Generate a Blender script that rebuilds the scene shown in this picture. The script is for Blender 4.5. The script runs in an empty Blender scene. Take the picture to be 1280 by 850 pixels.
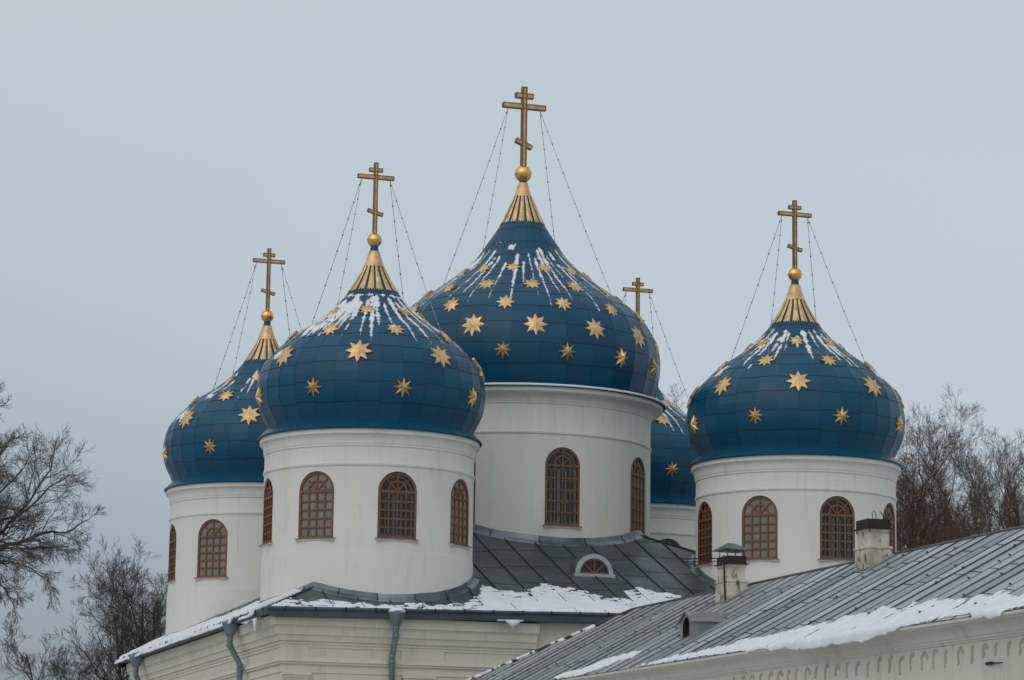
import bpy, math, random
import numpy as np
from mathutils import Vector, Matrix, noise

PI = math.pi
sin, cos, rad = math.sin, math.cos, math.radians
SC = bpy.context.scene
COL = SC.collection
EYE = 1.7                                   # camera height above the ground
RES_F = 3588.9                              # focal length in pixels of a 1280 wide frame
PITCH, ROLL = .172, .0141

# ------------------------------------------------------------------ helpers
class MB:
    def __init__(s):
        s.v = []; s.f = []; s.m = []
    def add(s, vs, fs, mi=0):
        b = len(s.v)
        s.v.extend([tuple(p) for p in vs])
        for f in fs:
            s.f.append(tuple(i + b for i in f)); s.m.append(mi)
    def box(s, c, h, mi=0, M=None):
        P = []
        for z in (-1, 1):
            for (x, y) in ((-1, -1), (1, -1), (1, 1), (-1, 1)):
                p = Vector((x * h[0], y * h[1], z * h[2]))
                if M is not None: p = M @ p
                P.append(p + Vector(c))
        s.add(P, [(3, 2, 1, 0), (4, 5, 6, 7), (0, 1, 5, 4), (1, 2, 6, 5), (2, 3, 7, 6), (3, 0, 4, 7)], mi)
    def tube(s, pts, rads, n=6, mi=0, cap=True):
        pts = [Vector(p) for p in pts]
        rings = []
        ref = None
        for i, p in enumerate(pts):
            d = (pts[min(i + 1, len(pts) - 1)] - pts[max(i - 1, 0)])
            if d.length < 1e-9: d = Vector((0, 0, 1))
            d.normalize()
            if ref is None:
                ref = d.orthogonal().normalized()
            a = (ref - d * ref.dot(d))
            if a.length < 1e-5: a = d.orthogonal()
            a.normalize(); ref = a
            b = d.cross(a)
            r = rads[i] if hasattr(rads, '__len__') else rads
            rings.append([p + (a * cos(2 * PI * k / n) + b * sin(2 * PI * k / n)) * r for k in range(n)])
        vs = [q for R in rings for q in R]
        fs = []
        for i in range(len(pts) - 1):
            for k in range(n):
                k2 = (k + 1) % n
                fs.append((i * n + k, i * n + k2, (i + 1) * n + k2, (i + 1) * n + k))
        if cap:
            fs.append(tuple(range(n - 1, -1, -1)))
            fs.append(tuple((len(pts) - 1) * n + k for k in range(n)))
        s.add(vs, fs, mi)
    def prism(s, poly, y0, y1, mi=0):
        """polygon of (x, z) points, counter-clockwise seen from -y, extruded along y (front at y0)"""
        n = len(poly)
        vs = [(x, y0, z) for x, z in poly] + [(x, y1, z) for x, z in poly]
        fs = [tuple(range(n)), tuple(range(2 * n - 1, n - 1, -1))]
        for i in range(n):
            j = (i + 1) % n
            fs.append((j, i, i + n, j + n))
        s.add(vs, fs, mi)
    def ring_prism(s, outer, inner, y0, y1, mi=0, closed=True):
        n = len(outer)
        vs = [(x, y0, z) for x, z in outer] + [(x, y0, z) for x, z in inner] + \
             [(x, y1, z) for x, z in outer] + [(x, y1, z) for x, z in inner]
        fs = []
        for i in range(n if closed else n - 1):
            j = (i + 1) % n
            fs += [(i, j, n + j, n + i), (2 * n + j, 2 * n + i, 3 * n + i, 3 * n + j),
                   (j, i, 2 * n + i, 2 * n + j), (n + i, n + j, 3 * n + j, 3 * n + i)]
        if not closed:
            fs += [(0, n, 3 * n, 2 * n), (n - 1, 3 * n - 1, 4 * n - 1, 2 * n - 1)]
        s.add(vs, fs, mi)
    def lathe(s, prof, n, mi=0, closed=False, a0=0, a1=2 * PI):
        full = abs(a1 - a0 - 2 * PI) < 1e-6
        m = n if full else n + 1
        vs = []
        for (r, z) in prof:
            for k in range(m):
                a = a0 + (a1 - a0) * k / n
                vs.append((r * cos(a), r * sin(a), z))
        fs = []
        L = len(prof)
        for i in range(L if closed else L - 1):
            i2 = (i + 1) % L
            for k in range(n):
                k2 = (k + 1) % m
                fs.append((i * m + k, i * m + k2, i2 * m + k2, i2 * m + k))
        s.add(vs, fs, mi)
    def mesh(s, name, mats, smooth=None):
        me = bpy.data.meshes.new(name)
        me.from_pydata(s.v, [], s.f)
        for m in mats: me.materials.append(m)
        if len(mats) > 1:
            me.polygons.foreach_set('material_index', s.m)
        if smooth is not None:
            me.polygons.foreach_set('use_smooth', [True] * len(me.polygons))
            me.update()
            if smooth < 179: me.set_sharp_from_angle(angle=rad(smooth))
        me.update()
        return me
    def build(s, name, mats, parent=None, smooth=None, loc=None, rotz=0):
        if not isinstance(mats, (list, tuple)): mats = [mats]
        return link(name, s.mesh(name, mats, smooth), parent, loc, rotz)

def link(name, me, parent=None, loc=None, rotz=0):
    o = bpy.data.objects.new(name, me)
    COL.objects.link(o)
    if parent is not None: o.parent = parent
    if loc is not None: o.location = loc
    if rotz: o.rotation_euler = (0, 0, rotz)
    return o

def tag(o, label=None, cat=None, group=None, kind=None):
    if label: o['label'] = label
    if cat: o['category'] = cat
    if group: o['group'] = group
    if kind: o['kind'] = kind
    return o

def fbm(x, y, z=0., o=4):
    return noise.fractal(Vector((x, y, z)), 1.0, 2.0, o)     # about -1 .. 1

# ------------------------------------------------------------------ materials
def new_mat(name):
    m = bpy.data.materials.new(name); m.use_nodes = True
    nt = m.node_tree
    b = nt.nodes['Principled BSDF']
    return m, nt, b

def ramp(nt, src, stops):
    r = nt.nodes.new('ShaderNodeValToRGB')
    e = r.color_ramp.elements
    while len(e) < len(stops): e.new(.5)
    for el, (p, c) in zip(e, stops):
        el.position = p; el.color = (*c, 1) if len(c) == 3 else c
    nt.links.new(src, r.inputs[0])
    return r.outputs[0]

def noise_tex(nt, scale, detail=5, rough=.55, coord='Object', stretch=None, rot=None, seed=0., rand=37.):
    tc = nt.nodes.new('ShaderNodeTexCoord')
    mp = nt.nodes.new('ShaderNodeMapping')
    if stretch: mp.inputs['Scale'].default_value = stretch
    if rot: mp.inputs['Rotation'].default_value = rot
    mp.inputs['Location'].default_value = (seed, seed * 1.7, seed * .3)
    src = tc.outputs[coord]
    if rand:
        oi = nt.nodes.new('ShaderNodeObjectInfo'); va = nt.nodes.new('ShaderNodeVectorMath'); va.operation = 'SCALE'
        co = nt.nodes.new('ShaderNodeCombineXYZ')
        for k in range(3): nt.links.new(oi.outputs['Random'], co.inputs[k])
        va.inputs['Scale'].default_value = rand; nt.links.new(co.outputs[0], va.inputs[0])
        ad = nt.nodes.new('ShaderNodeVectorMath'); ad.operation = 'ADD'
        nt.links.new(src, ad.inputs[0]); nt.links.new(va.outputs[0], ad.inputs[1]); src = ad.outputs[0]
    nt.links.new(src, mp.inputs[0])
    n = nt.nodes.new('ShaderNodeTexNoise')
    n.inputs['Scale'].default_value = scale; n.inputs['Detail'].default_value = detail
    n.inputs['Roughness'].default_value = rough
    nt.links.new(mp.outputs[0], n.inputs['Vector'])
    return n.outputs['Fac']

def mix(nt, fac, a, b, mode='MIX'):
    n = nt.nodes.new('ShaderNodeMix'); n.data_type = 'RGBA'; n.blend_type = mode
    for sock, v in ((n.inputs[0], fac), (n.inputs[6], a), (n.inputs[7], b)):
        if isinstance(v, (int, float)): sock.default_value = v
        elif isinstance(v, tuple): sock.default_value = (*v, 1)
        else: nt.links.new(v, sock)
    return n.outputs[2]

def bump(nt, b, src, strength=.2, dist=.02):
    n = nt.nodes.new('ShaderNodeBump')
    n.inputs['Strength'].default_value = strength; n.inputs['Distance'].default_value = dist
    nt.links.new(src, n.inputs['Height']); nt.links.new(n.outputs[0], b.inputs['Normal'])

def attr(nt, name):
    n = nt.nodes.new('ShaderNodeAttribute'); n.attribute_name = name
    return n.outputs['Fac']

def plain(name, c, rough=.6, metal=0., var=.18, scale=3., bmp=.1, spec=.4):
    m, nt, b = new_mat(name)
    f = noise_tex(nt, scale)
    lo = tuple(x * (1 - var) for x in c); hi = tuple(min(1, x * (1 + var)) for x in c)
    nt.links.new(ramp(nt, f, [(.3, lo), (.7, hi)]), b.inputs['Base Color'])
    b.inputs['Roughness'].default_value = rough; b.inputs['Metallic'].default_value = metal
    b.inputs['Specular IOR Level'].default_value = spec
    if bmp: bump(nt, b, noise_tex(nt, scale * 8), bmp, .01)
    return m

def plaster(name, c, stain, stain_amt=.35, seed=0.):
    # old limewash: large tonal patches, rain streaks, rusty damp marks and fine dirt
    m, nt, b = new_mat(name)
    big = noise_tex(nt, .35, 4, .6, seed=seed)
    fine = noise_tex(nt, 9, 6, .7, seed=seed)
    base = mix(nt, big, tuple(x * .90 for x in c), tuple(x * 1.06 for x in c))
    base = mix(nt, ramp(nt, fine, [(.3, (.85, .85, .85)), (.75, (1, 1, 1))]), tuple(x * .88 for x in c), base)
    # weather streaks running down the wall, patches of old lime
    st = noise_tex(nt, 1.3, 6, .65, stretch=(1, 1, .16), seed=seed + 3)
    base = mix(nt, ramp(nt, st, [(.55, (0, 0, 0)), (.80, (stain_amt,) * 3)]), base, stain)
    pt = noise_tex(nt, .8, 8, .7, seed=seed + 9)
    base = mix(nt, ramp(nt, pt, [(.62, (0, 0, 0)), (.70, (stain_amt * .5,) * 3)]), base, tuple(x * .82 for x in c))
    dr = noise_tex(nt, 5.5, 5, .6, stretch=(1, 1, .07), seed=seed + 21)
    base = mix(nt, ramp(nt, dr, [(.57, (0, 0, 0)), (.72, (stain_amt * 1.1,) * 3)]), base, tuple(x * .72 for x in c))
    yl = noise_tex(nt, .55, 9, .75, stretch=(1, 1, 1.8), seed=seed + 30)
    base = mix(nt, ramp(nt, yl, [(.66, (0, 0, 0)), (.76, (.55, .55, .55))]), base, (.36, .29, .165))
    sp = noise_tex(nt, 14, 6, .7, seed=seed + 40)
    base = mix(nt, ramp(nt, sp, [(.68, (0, 0, 0)), (.74, (.30, .30, .30))]), base, tuple(x * .45 for x in c))
    nt.links.new(base, b.inputs['Base Color'])
    b.inputs['Roughness'].default_value = .92; b.inputs['Specular IOR Level'].default_value = .15
    bump(nt, b, noise_tex(nt, 5, 8, .7, seed=seed), .35, .02)
    return m

M = {}
M['drum'] = plaster('white_plaster', (.66, .655, .615), (.43, .39, .31), .46)
M['wall'] = plaster('warm_plaster', (.66, .63, .54), (.42, .36, .25), .55, 5)
M['side_wall'] = plaster('rough_plaster', (.62, .60, .54), (.38, .33, .25), .6, 11)
M['niche'] = plaster('stained_plaster', (.43, .39, .30), (.22, .17, .12), .7, 17)

# dome paint: blue enamel on sheets, each sheet a shade of its own
m, nt, b = new_mat('blue_enamel')
sh = attr(nt, 'sheet')
c0 = mix(nt, sh, (.0014, .054, .108), (.0026, .070, .134))
wr = noise_tex(nt, 1.6, 6, .6)
c0 = mix(nt, ramp(nt, wr, [(.45, (0, 0, 0)), (.8, (.25, .25, .25))]), c0, (.008, .080, .122))
nt.links.new(c0, b.inputs['Base Color'])
b.inputs['Specular IOR Level'].default_value = .33
nt.links.new(ramp(nt, noise_tex(nt, .9, 5, .6, seed=6), [(.3, (.24,) * 3), (.7, (.42,) * 3)]), b.inputs['Roughness'])
b.inputs['Metallic'].default_value = 0.; b.inputs['IOR'].default_value = 1.45; b.inputs['Coat Weight'].default_value = 0.; b.inputs['Sheen Weight'].default_value = 0.
bump(nt, b, noise_tex(nt, 1.1, 3, .5), .14, .06)
M['blue'] = m
M['blue_seam'] = plain('blue_seam', (.003, .018, .038), .5, 0, .3)
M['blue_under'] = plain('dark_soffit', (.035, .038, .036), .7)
M['gold_leaf'] = plain('gold_leaf', (.62, .43, .21), .42, .60, .30, 3.5, .30, .5)
M['gold_ball'] = plain('gilded_ball', (.80, .50, .16), .23, .95, .12, 5, .25)
M['bronze'] = plain('gilt_bronze', (.56, .37, .165), .40, .7, .25, 4, .1)
M['bronze_dark'] = plain('dark_bronze', (.21, .13, .068), .5, .6, .2, 4, .1)
M['chain'] = plain('steel_chain', (.26, .28, .30), .45, .7, .2)
M['wood'] = plain('brown_paint', (.165, .072, .036), .6, 0, .25, 8, .2)
M['blind'] = plain('grey_blind_pane', (.215, .21, .185), .6, 0, .2, 4, .1, .2)
M['inner'] = plain('white_inner_sash', (.55, .57, .57), .6, 0, .1)
m, nt, b = new_mat('window_glass')
nt.nodes.remove(b)
tr = nt.nodes.new('ShaderNodeBsdfTransparent'); tr.inputs[0].default_value = (.55, .60, .62, 1)
gl = nt.nodes.new('ShaderNodeBsdfGlossy'); gl.inputs['Roughness'].default_value = .06
gl.inputs['Color'].default_value = (.9, .95, 1, 1)
fr = nt.nodes.new('ShaderNodeFresnel'); fr.inputs['IOR'].default_value = 1.5
ms = nt.nodes.new('ShaderNodeMixShader')
nt.links.new(fr.outputs[0], ms.inputs[0]); nt.links.new(tr.outputs[0], ms.inputs[1]); nt.links.new(gl.outputs[0], ms.inputs[2])
nt.links.new(ms.outputs[0], nt.nodes['Material Output'].inputs[0])
M['glass'] = m
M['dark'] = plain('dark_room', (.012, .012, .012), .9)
M['sill'] = plain('sill_plaster', (.52, .51, .48), .8)
M['sill_tin'] = plain('sill_tin', (.16, .15, .14), .5, .4)
M['gutter'] = plain('zinc_gutter', (.062, .080, .090), .45, .35, .25, 1.5, .15)
M['pipe'] = plain('zinc_pipe', (.19, .225, .245), .38, .5, .25, 1.2, .15)
M['flash'] = plain('zinc_flashing', (.23, .26, .28), .40, .5, .5, .9, .3)
M['flash_dark'] = plain('old_flashing', (.12, .145, .155), .42, .5, .5, 1.1, .3)
M['dormer'] = plain('painted_tin', (.33, .38, .41), .5, .1, .2)
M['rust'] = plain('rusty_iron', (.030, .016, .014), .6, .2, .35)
M['iron'] = plain('dark_iron', (.022, .022, .024), .5, .4, .3)
M['vent'] = plain('weathered_tin', (.21, .22, .22), .5, .4, .4, 1.5, .2)
M['cap'] = plain('cap_tin', (.075, .095, .105), .4, .5, .3)

def roof_mat(name, lo, hi, streak_rot, warm, rough, metal):
    m, nt, b = new_mat(name)
    sh = attr(nt, 'sheet')
    big = noise_tex(nt, .45, 6, .65)
    st = noise_tex(nt, 1.1, 5, .6, stretch=streak_rot)
    base = mix(nt, ramp(nt, st, [(.3, (0, 0, 0)), (.72, (1, 1, 1))]), lo, hi)
    base = mix(nt, ramp(nt, big, [(.35, (0, 0, 0)), (.75, (.75, .75, .75))]), base, tuple((a + c) * .36 for a, c in zip(lo, hi)))
    base = mix(nt, sh, base, tuple(x * 1.05 for x in hi))
    w = noise_tex(nt, .9, 7, .7, stretch=streak_rot, seed=4)
    base = mix(nt, ramp(nt, w, [(.52, (0, 0, 0)), (.74, (.75, .75, .75))]), base, warm)
    sp = noise_tex(nt, 7, 4, .6, seed=8)
    base = mix(nt, ramp(nt, sp, [(.66, (0, 0, 0)), (.72, (.35, .35, .35))]), base, tuple(x * .4 for x in lo))
    nt.links.new(base, b.inputs['Base Color'])
    nt.links.new(ramp(nt, big, [(.3, (rough - .1,) * 3), (.7, (rough + .15,) * 3)]), b.inputs['Roughness'])
    b.inputs['Metallic'].default_value = metal
    bump(nt, b, noise_tex(nt, 1.3, 4, .5), .25, .04)
    return m
M['roof'] = roof_mat('dark_zinc_roof', (.036, .045, .050), (.115, .137, .148), (.55, .55, .3), (.050, .051, .049), .40, .40)
M['side_roof'] = roof_mat('galvanised_roof', (.085, .096, .102), (.50, .54, .56), (.13, 1.7, .13), (.15, .122, .096), .38, .45)  # the pale tone also paints a bluish sky sheen into the sheet colour
M['seam_line'] = plain('roof_seam', (.030, .034, .036), .5, .3, .3)
M['side_seam'] = plain('side_roof_seam', (.085, .085, .084), .5, .3, .4)

m, nt, b = new_mat('snow')
n1 = noise_tex(nt, 2.5, 6, .6)
sc_ = mix(nt, ramp(nt, noise_tex(nt, 4.5, 9, .75, seed=3), [(.60, (0, 0, 0)), (.74, (.8, .8, .8))]), ramp(nt, n1, [(.3, (.64, .68, .73)), (.7, (.78, .80, .82))]), (.50, .51, .515))
nt.links.new(sc_, b.inputs['Base Color'])
b.inputs['Roughness'].default_value = .85; b.inputs['Specular IOR Level'].default_value = .2
bump(nt, b, noise_tex(nt, 9, 6, .6), .5, .03)
# thin snow lets the surface below show: 'cover' is how much snow lies there
cv = attr(nt, 'cover'); gr = noise_tex(nt, 11, 5, .65)
ma = nt.nodes.new('ShaderNodeMath'); ma.operation = 'MULTIPLY_ADD'; ma.inputs[1].default_value = 1.5
nt.links.new(cv, ma.inputs[0]); nt.links.new(gr, ma.inputs[2])
al = ramp(nt, ma.outputs[0], [(.50, (0, 0, 0)), (1., (1, 1, 1))])
tr = nt.nodes.new('ShaderNodeBsdfTransparent'); ms = nt.nodes.new('ShaderNodeMixShader')
nt.links.new(al, ms.inputs[0]); nt.links.new(tr.outputs[0], ms.inputs[1]); nt.links.new(b.outputs[0], ms.inputs[2])
nt.links.new(ms.outputs[0], nt.nodes['Material Output'].inputs[0])
M['snow'] = m
M['trodden'] = plain('trodden_snow', (.42, .43, .45), .9, 0, .2, .1)
m, nt, b = new_mat('dirty_chimney_plaster')
n1 = noise_tex(nt, 2.2, 8, .7); n2 = noise_tex(nt, 5, 6, .7, stretch=(1, 1, .4), seed=2)
base = mix(nt, ramp(nt, n1, [(.42, (0, 0, 0)), (.62, (1, 1, 1))]), (.58, .56, .49), (.36, .32, .24))
base = mix(nt, ramp(nt, n2, [(.54, (0, 0, 0)), (.64, (.95, .95, .95))]), base, (.060, .052, .038))
nt.links.new(base, b.inputs['Base Color']); b.inputs['Roughness'].default_value = .95
bump(nt, b, n1, .6, .04)
M['chimney'] = m
M['bark'] = plain('dark_bark', (.065, .054, .046), .9, 0, .4, 3, .3, .1)
M['twig'] = plain('brown_twigs', (.125, .090, .070), .9, 0, .35, 2, 0, .1)
M['grey_twig'] = plain('grey_twigs', (.100, .088, .078), .9, 0, .35, 2, 0, .1)

# ------------------------------------------------------------------ ground
g = MB()
g.add([(-3000, -1500, 0), (3000, -1500, 0), (3000, 6000, 0), (-3000, 6000, 0)], [(0, 1, 2, 3)])
tag(g.build('ground', M['trodden']), 'snow covered ground around the church', 'ground', kind='structure')

# ------------------------------------------------------------------ church
TH = .3228
CH = bpy.data.objects.new('church', None); COL.objects.link(CH)
CH.location = (.2532, 109.6406, 0); CH.rotation_euler = (0, 0, TH)
tag(CH, 'white church with five blue gold-starred onion domes, tall round drums and orthodox crosses', 'church')
D = 8.1029
HC, HB = 13.56 + EYE, 16.44 + EYE           # height of the cornice top: corner drums, central drum
RCD, RBD = 3.645, 5.04                      # drum radii
POS = {'front': (-D - .05, -D), 'right': (D - .05, -D), 'rear_left': (-D + .055, D), 'rear': (D - .05, D), 'centre': (.10, 0)}
VIEW = {'front': -15.7, 'right': -24.2, 'rear_left': -13.9, 'rear': -21., 'centre': -18.6}    # azimuth that faces the camera, from the front normal
NSEG = 32

def P_az(r, phi, z):                        # azimuth from the front normal (-y), positive to +x
    return Vector((r * sin(phi), -r * cos(phi), z))

def catmull(pts, per=14):
    out = []
    P = [Vector((2 * pts[0][0] - pts[1][0], 2 * pts[0][1] - pts[1][1]))] + [Vector(p) for p in pts] + \
        [Vector((2 * pts[-1][0] - pts[-2][0], 2 * pts[-1][1] - pts[-2][1]))]
    for i in range(1, len(P) - 2):
        p0, p1, p2, p3 = P[i - 1:i + 3]
        for k in range(per):
            t = k / per
            out.append(.5 * ((2 * p1) + (p2 - p0) * t + (2 * p0 - 5 * p1 + 4 * p2 - p3) * t * t + (3 * p1 - p0 - 3 * p2 + p3) * t ** 3))
    out.append(P[-2])
    return [(p.x, p.y) for p in out]

class Profile:
    def __init__(s, skirt, pts):
        body = catmull(pts)
        s.skirt = skirt
        a = np.array(body)
        L = np.concatenate([[0], np.cumsum(np.hypot(*np.diff(a, axis=0).T))])
        s.L = L; s.a = a; s.total = L[-1]
    def at(s, t):
        r = float(np.interp(t, s.L, s.a[:, 0])); z = float(np.interp(t, s.L, s.a[:, 1]))
        return r, z
    def tz(s, z):
        return float(np.interp(z, s.a[:, 1], s.L))
    def normal(s, t):
        r0, z0 = s.at(t - .05); r1, z1 = s.at(t + .05)
        d = Vector((r1 - r0, z1 - z0)).normalized()
        return d.y, -d.x                    # (radial, up)

PC = Profile([(3.93, 0.), (3.66, .27)], [(3.58, .24), (3.66, .48), (3.80, .74), (3.95, 1.13), (4.0, 1.55), (3.98, 1.97), (3.80, 2.57), (3.32, 3.13),
     (2.74, 3.66), (2.16, 4.06), (1.64, 4.48), (1.21, 4.89), (.86, 5.32), (.56, 5.80), (.33, 6.25), (.19, 6.67), (.135, 6.93), (.13, 7.02)])
PB = Profile([(5.62, 0.), (5.18, .16)], [(5.10, .12), (5.19, .40), (5.34, 1.0), (5.39, 1.44), (5.37, 1.98), (5.17, 2.62), (4.82, 3.23), (4.27, 3.77),
     (3.64, 4.22), (2.92, 4.76), (2.29, 5.25), (1.76, 5.79), (1.36, 6.37), (.83, 7.18), (.56, 7.75), (.32, 8.3), (.17, 8.77), (.14, 8.93), (.135, 9.02)])

def facet_r(r, phi):                        # radius of the many-sided dome at an azimuth
    w = 2 * PI / NSEG
    d = (phi % w) - w / 2
    return r * cos(w / 2) / cos(d)

def dome_mesh(prof, step, seed):
    rnd = random.Random(seed)
    nrow = max(3, round(prof.total / step)); row = prof.total / nrow
    sub = 4
    w = 2 * PI / NSEG
    v = []; f = []; mi = []; sheet = []
    for i in range(nrow * sub + 1):
        r, z = prof.at(i * row / sub)
        for k in range(NSEG):
            v.append(P_az(r, k * w, z))
    tone = [[rnd.random() for k in range(NSEG)] for j in range(nrow)]
    for i in range(nrow * sub):
        for k in range(NSEG):
            k2 = (k + 1) % NSEG
            f.append((i * NSEG + k, i * NSEG + k2, (i + 1) * NSEG + k2, (i + 1) * NSEG + k)); mi.append(0)
            sheet.append(tone[i // sub][k])
    nb = len(f)
    # skirt over the cornice and its dark underside
    b = len(v)
    (r0, z0), (r1, z1) = prof.skirt
    n = NSEG * 2
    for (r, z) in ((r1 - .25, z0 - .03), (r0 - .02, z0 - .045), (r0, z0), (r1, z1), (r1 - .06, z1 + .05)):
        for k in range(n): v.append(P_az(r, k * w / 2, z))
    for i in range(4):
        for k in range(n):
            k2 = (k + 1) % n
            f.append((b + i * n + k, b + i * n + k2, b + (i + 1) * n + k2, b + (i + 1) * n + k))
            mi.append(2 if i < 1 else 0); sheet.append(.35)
    # folded joints between the sheets
    def strip(pa, pb, na, nb_, side, h, half, mt=1):
        b = len(v)
        for p, nn in ((pa, na), (pb, nb_)):
            v.extend([p - side * half - nn * .01, p - side * half + nn * h, p + side * half + nn * h, p + side * half - nn * .01])
        f.extend([(b, b + 4, b + 5, b + 1), (b + 1, b + 5, b + 6, b + 2), (b + 2, b + 6, b + 7, b + 3)])
        mi.extend([mt] * 3); sheet.extend([0] * 3)
    for j in range(nrow):
        for k in range(NSEG):
            if j > nrow * .86: continue
            if j > 0:
                t = j * row + rnd.uniform(-.045, .045)
                r, z = prof.at(t); nr, nz = prof.normal(t)
                a0, a1 = k * w, (k + 1) * w
                pa, pb = P_az(r, a0, z), P_az(r, a1, z)
                mid = (a0 + a1) / 2
                nn = P_az(nr, mid, nz)
                side = P_az(-nz, mid, nr)
                strip(pa, pb, nn, nn, side, .007, .013)
            for q in range(sub):
                t0, t1 = (j + q / sub) * row, (j + (q + 1) / sub) * row
                (ra, za), (rb, zb) = prof.at(t0), prof.at(t1)
                n0, n1 = prof.normal(t0), prof.normal(t1)
                strip(P_az(ra, k * w, za), P_az(rb, k * w, zb), P_az(n0[0], k * w, n0[1]), P_az(n1[0], k * w, n1[1]),
                      P_az(1, k * w + PI / 2, 0), .006, .006, 0)
    me = bpy.data.meshes.new('dome')
    me.from_pydata([tuple(p) for p in v], [], f)
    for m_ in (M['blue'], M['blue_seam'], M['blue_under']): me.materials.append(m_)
    me.polygons.foreach_set('material_index', mi)
    me.polygons.foreach_set('use_smooth', [True] * len(f))
    at = me.attributes.new('sheet', 'FLOAT', 'FACE'); at.data.foreach_set('value', sheet)
    me.update(); me.set_sharp_from_angle(angle=rad(6))
    return me

def star_mesh(R, thick, inner=.50):
    mb = MB()
    P = []
    for k in range(16):
        a = PI / 2 + k * PI / 8
        q = R if k % 2 == 0 else R * inner
        P.append((q * cos(a), q * sin(a)))
    cv = lambda x, z: (x * x + z * z) / 5.5
    vs = [(x, -.018 + cv(x, z), z) for x, z in P] + [(0, -thick, 0)] + [(x * .97, .06 + cv(x, z), z * .97) for x, z in P]
    fs = []
    for k in range(16):
        j = (k + 1) % 16
        fs.append((k, j, 16)); fs.append((j, k, 17 + k, 17 + j))
    mb.add(vs, fs)
    return mb.mesh('star', [M['gold_leaf']])

STAR = {}; RS = random.Random(55)
def star(parent, prof, phi, z, R, thick):
    key = (round(R, 3), round(thick, 3))
    if key not in STAR: STAR[key] = star_mesh(R, thick, .43 if thick > .12 else .53)
    t = prof.tz(z); r, zz = prof.at(t); nr, nz = prof.normal(t)
    r = facet_r(r, phi)
    o = bpy.data.objects.new('star', STAR[key]); COL.objects.link(o); o.parent = parent
    up = P_az(-nz, phi, nr); nn = P_az(nr, phi, nz); side = up.cross(nn)
    tilt = max(0., nz - .30) * .38         # the upper stars stand off the slope a little
    up, nn = (up * cos(tilt) + nn * sin(tilt)), (nn * cos(tilt) - up * sin(tilt))
    rz_ = RS.uniform(-.07, .07); sz = RS.uniform(.95, 1.05)
    side, up = (side * cos(rz_) + up * sin(rz_)), (up * cos(rz_) - side * sin(rz_))
    nn = (nn + up * RS.uniform(-.05, .05) + side * RS.uniform(-.05, .05)).normalized()
    side, up, nn = side * sz, up * sz, nn * sz
    back = -nn
    m4 = Matrix((side, back, up)).transposed().to_4x4()
    m4.translation = P_az(r, phi, zz) + nn * (.012 + R * sin(tilt) * .55)
    o.matrix_local = m4
    return o

def spire_mesh(prof, z0, z1, z2, n=16, seed=0):
    rnd = random.Random(seed)
    mb = MB()
    t0, t1, t2 = prof.tz(z0), prof.tz(z1), prof.tz(z2)
    w = 2 * PI / n
    for k in range(n):
        c = k * w + rnd.uniform(-.02, .02); h = w * .36
        cols = 7; rows = 6
        vs = []; fs = []
        for i in range(rows + 1):
            for q in range(cols):
                u = -1 + 2 * q / (cols - 1)
                low = t0 - (.11 if q % 2 == 0 else 0.) * (1 if q not in (0, cols - 1) else .6) * prof.at(t0)[0] / .85
                t = low + (t1 - low) * i / rows
                r, z = prof.at(t); nr, nz = prof.normal(t)
                lift = .018 + .022 * (1 - u * u)
                hw = h * (1 - .12 * i / rows)
                vs.append(P_az(r + nr * lift, c + u * hw, z + nz * lift))
        for i in range(rows):
            for q in range(cols - 1):
                a = i * cols + q
                fs.append((a, a + 1, a + cols + 1, a + cols))
        mb.add(vs, fs)
    pr = []
    for i in range(8):
        t = t1 - .03 + (t2 - t1 + .03) * i / 7
        r, z = prof.at(t); pr.append((r + .035 if i else r - .02, z))
    pr.insert(1, (prof.at(t1 - .03)[0] + .045, prof.at(t1 - .03)[1]))
    pr.append((prof.at(t2)[0] - .05, prof.at(t2)[1] + .01))
    mb.lathe(pr, 24)
    return mb.mesh('gilded_spire', [M['gold_leaf']], 35)

def ball_mesh(R):
    mb = MB()
    pr = [(.001, -R)] + [(R * cos(a), R * sin(a)) for a in np.linspace(-PI / 2, PI / 2, 15)[1:-1]] + [(.001, R)]
    mb.lathe(pr, 20)
    mb.lathe([(R + .001, -.012), (R + .012, -.006), (R + .012, .006), (R + .001, .012)], 24)
    mb.tube([(0, 0, R - .02), (0, 0, R + .10)], [R * .30, R * .22], 10)
    return mb.mesh('ball', [M['gold_ball']], 40)

def bar_mesh(name, half, hh, dd):           # a beam of the cross: dark edges round a brighter sunk panel
    mb = MB()
    mb.box((0, 0, 0), (half, dd, hh * .66), 0)
    e = hh * .17
    for sg in (-1, 1):
        mb.box((0, 0, sg * (hh - e)), (half, dd + .014, e), 1)
        mb.box((sg * (half - e), 0, 0), (e, dd + .0135, hh - 2 * e), 1)
    return mb.mesh(name, [M['bronze'], M['bronze_dark']])

def post_mesh(z0, z1, hw, dd):
    mb = MB()
    c = (z0 + z1) / 2; h = (z1 - z0) / 2; e = hw * .28
    mb.box((0, 0, c), (hw * .7, dd, h - .002), 0)
    for sg in (-1, 1): mb.box((sg * (hw - e), 0, c), (e, dd + .014, h), 1)
    mb.box((0, 0, z1 - e), (hw - 2 * e, dd + .0135, e), 1)
    return mb.mesh('cross', [M['bronze'], M['bronze_dark']])

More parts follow.
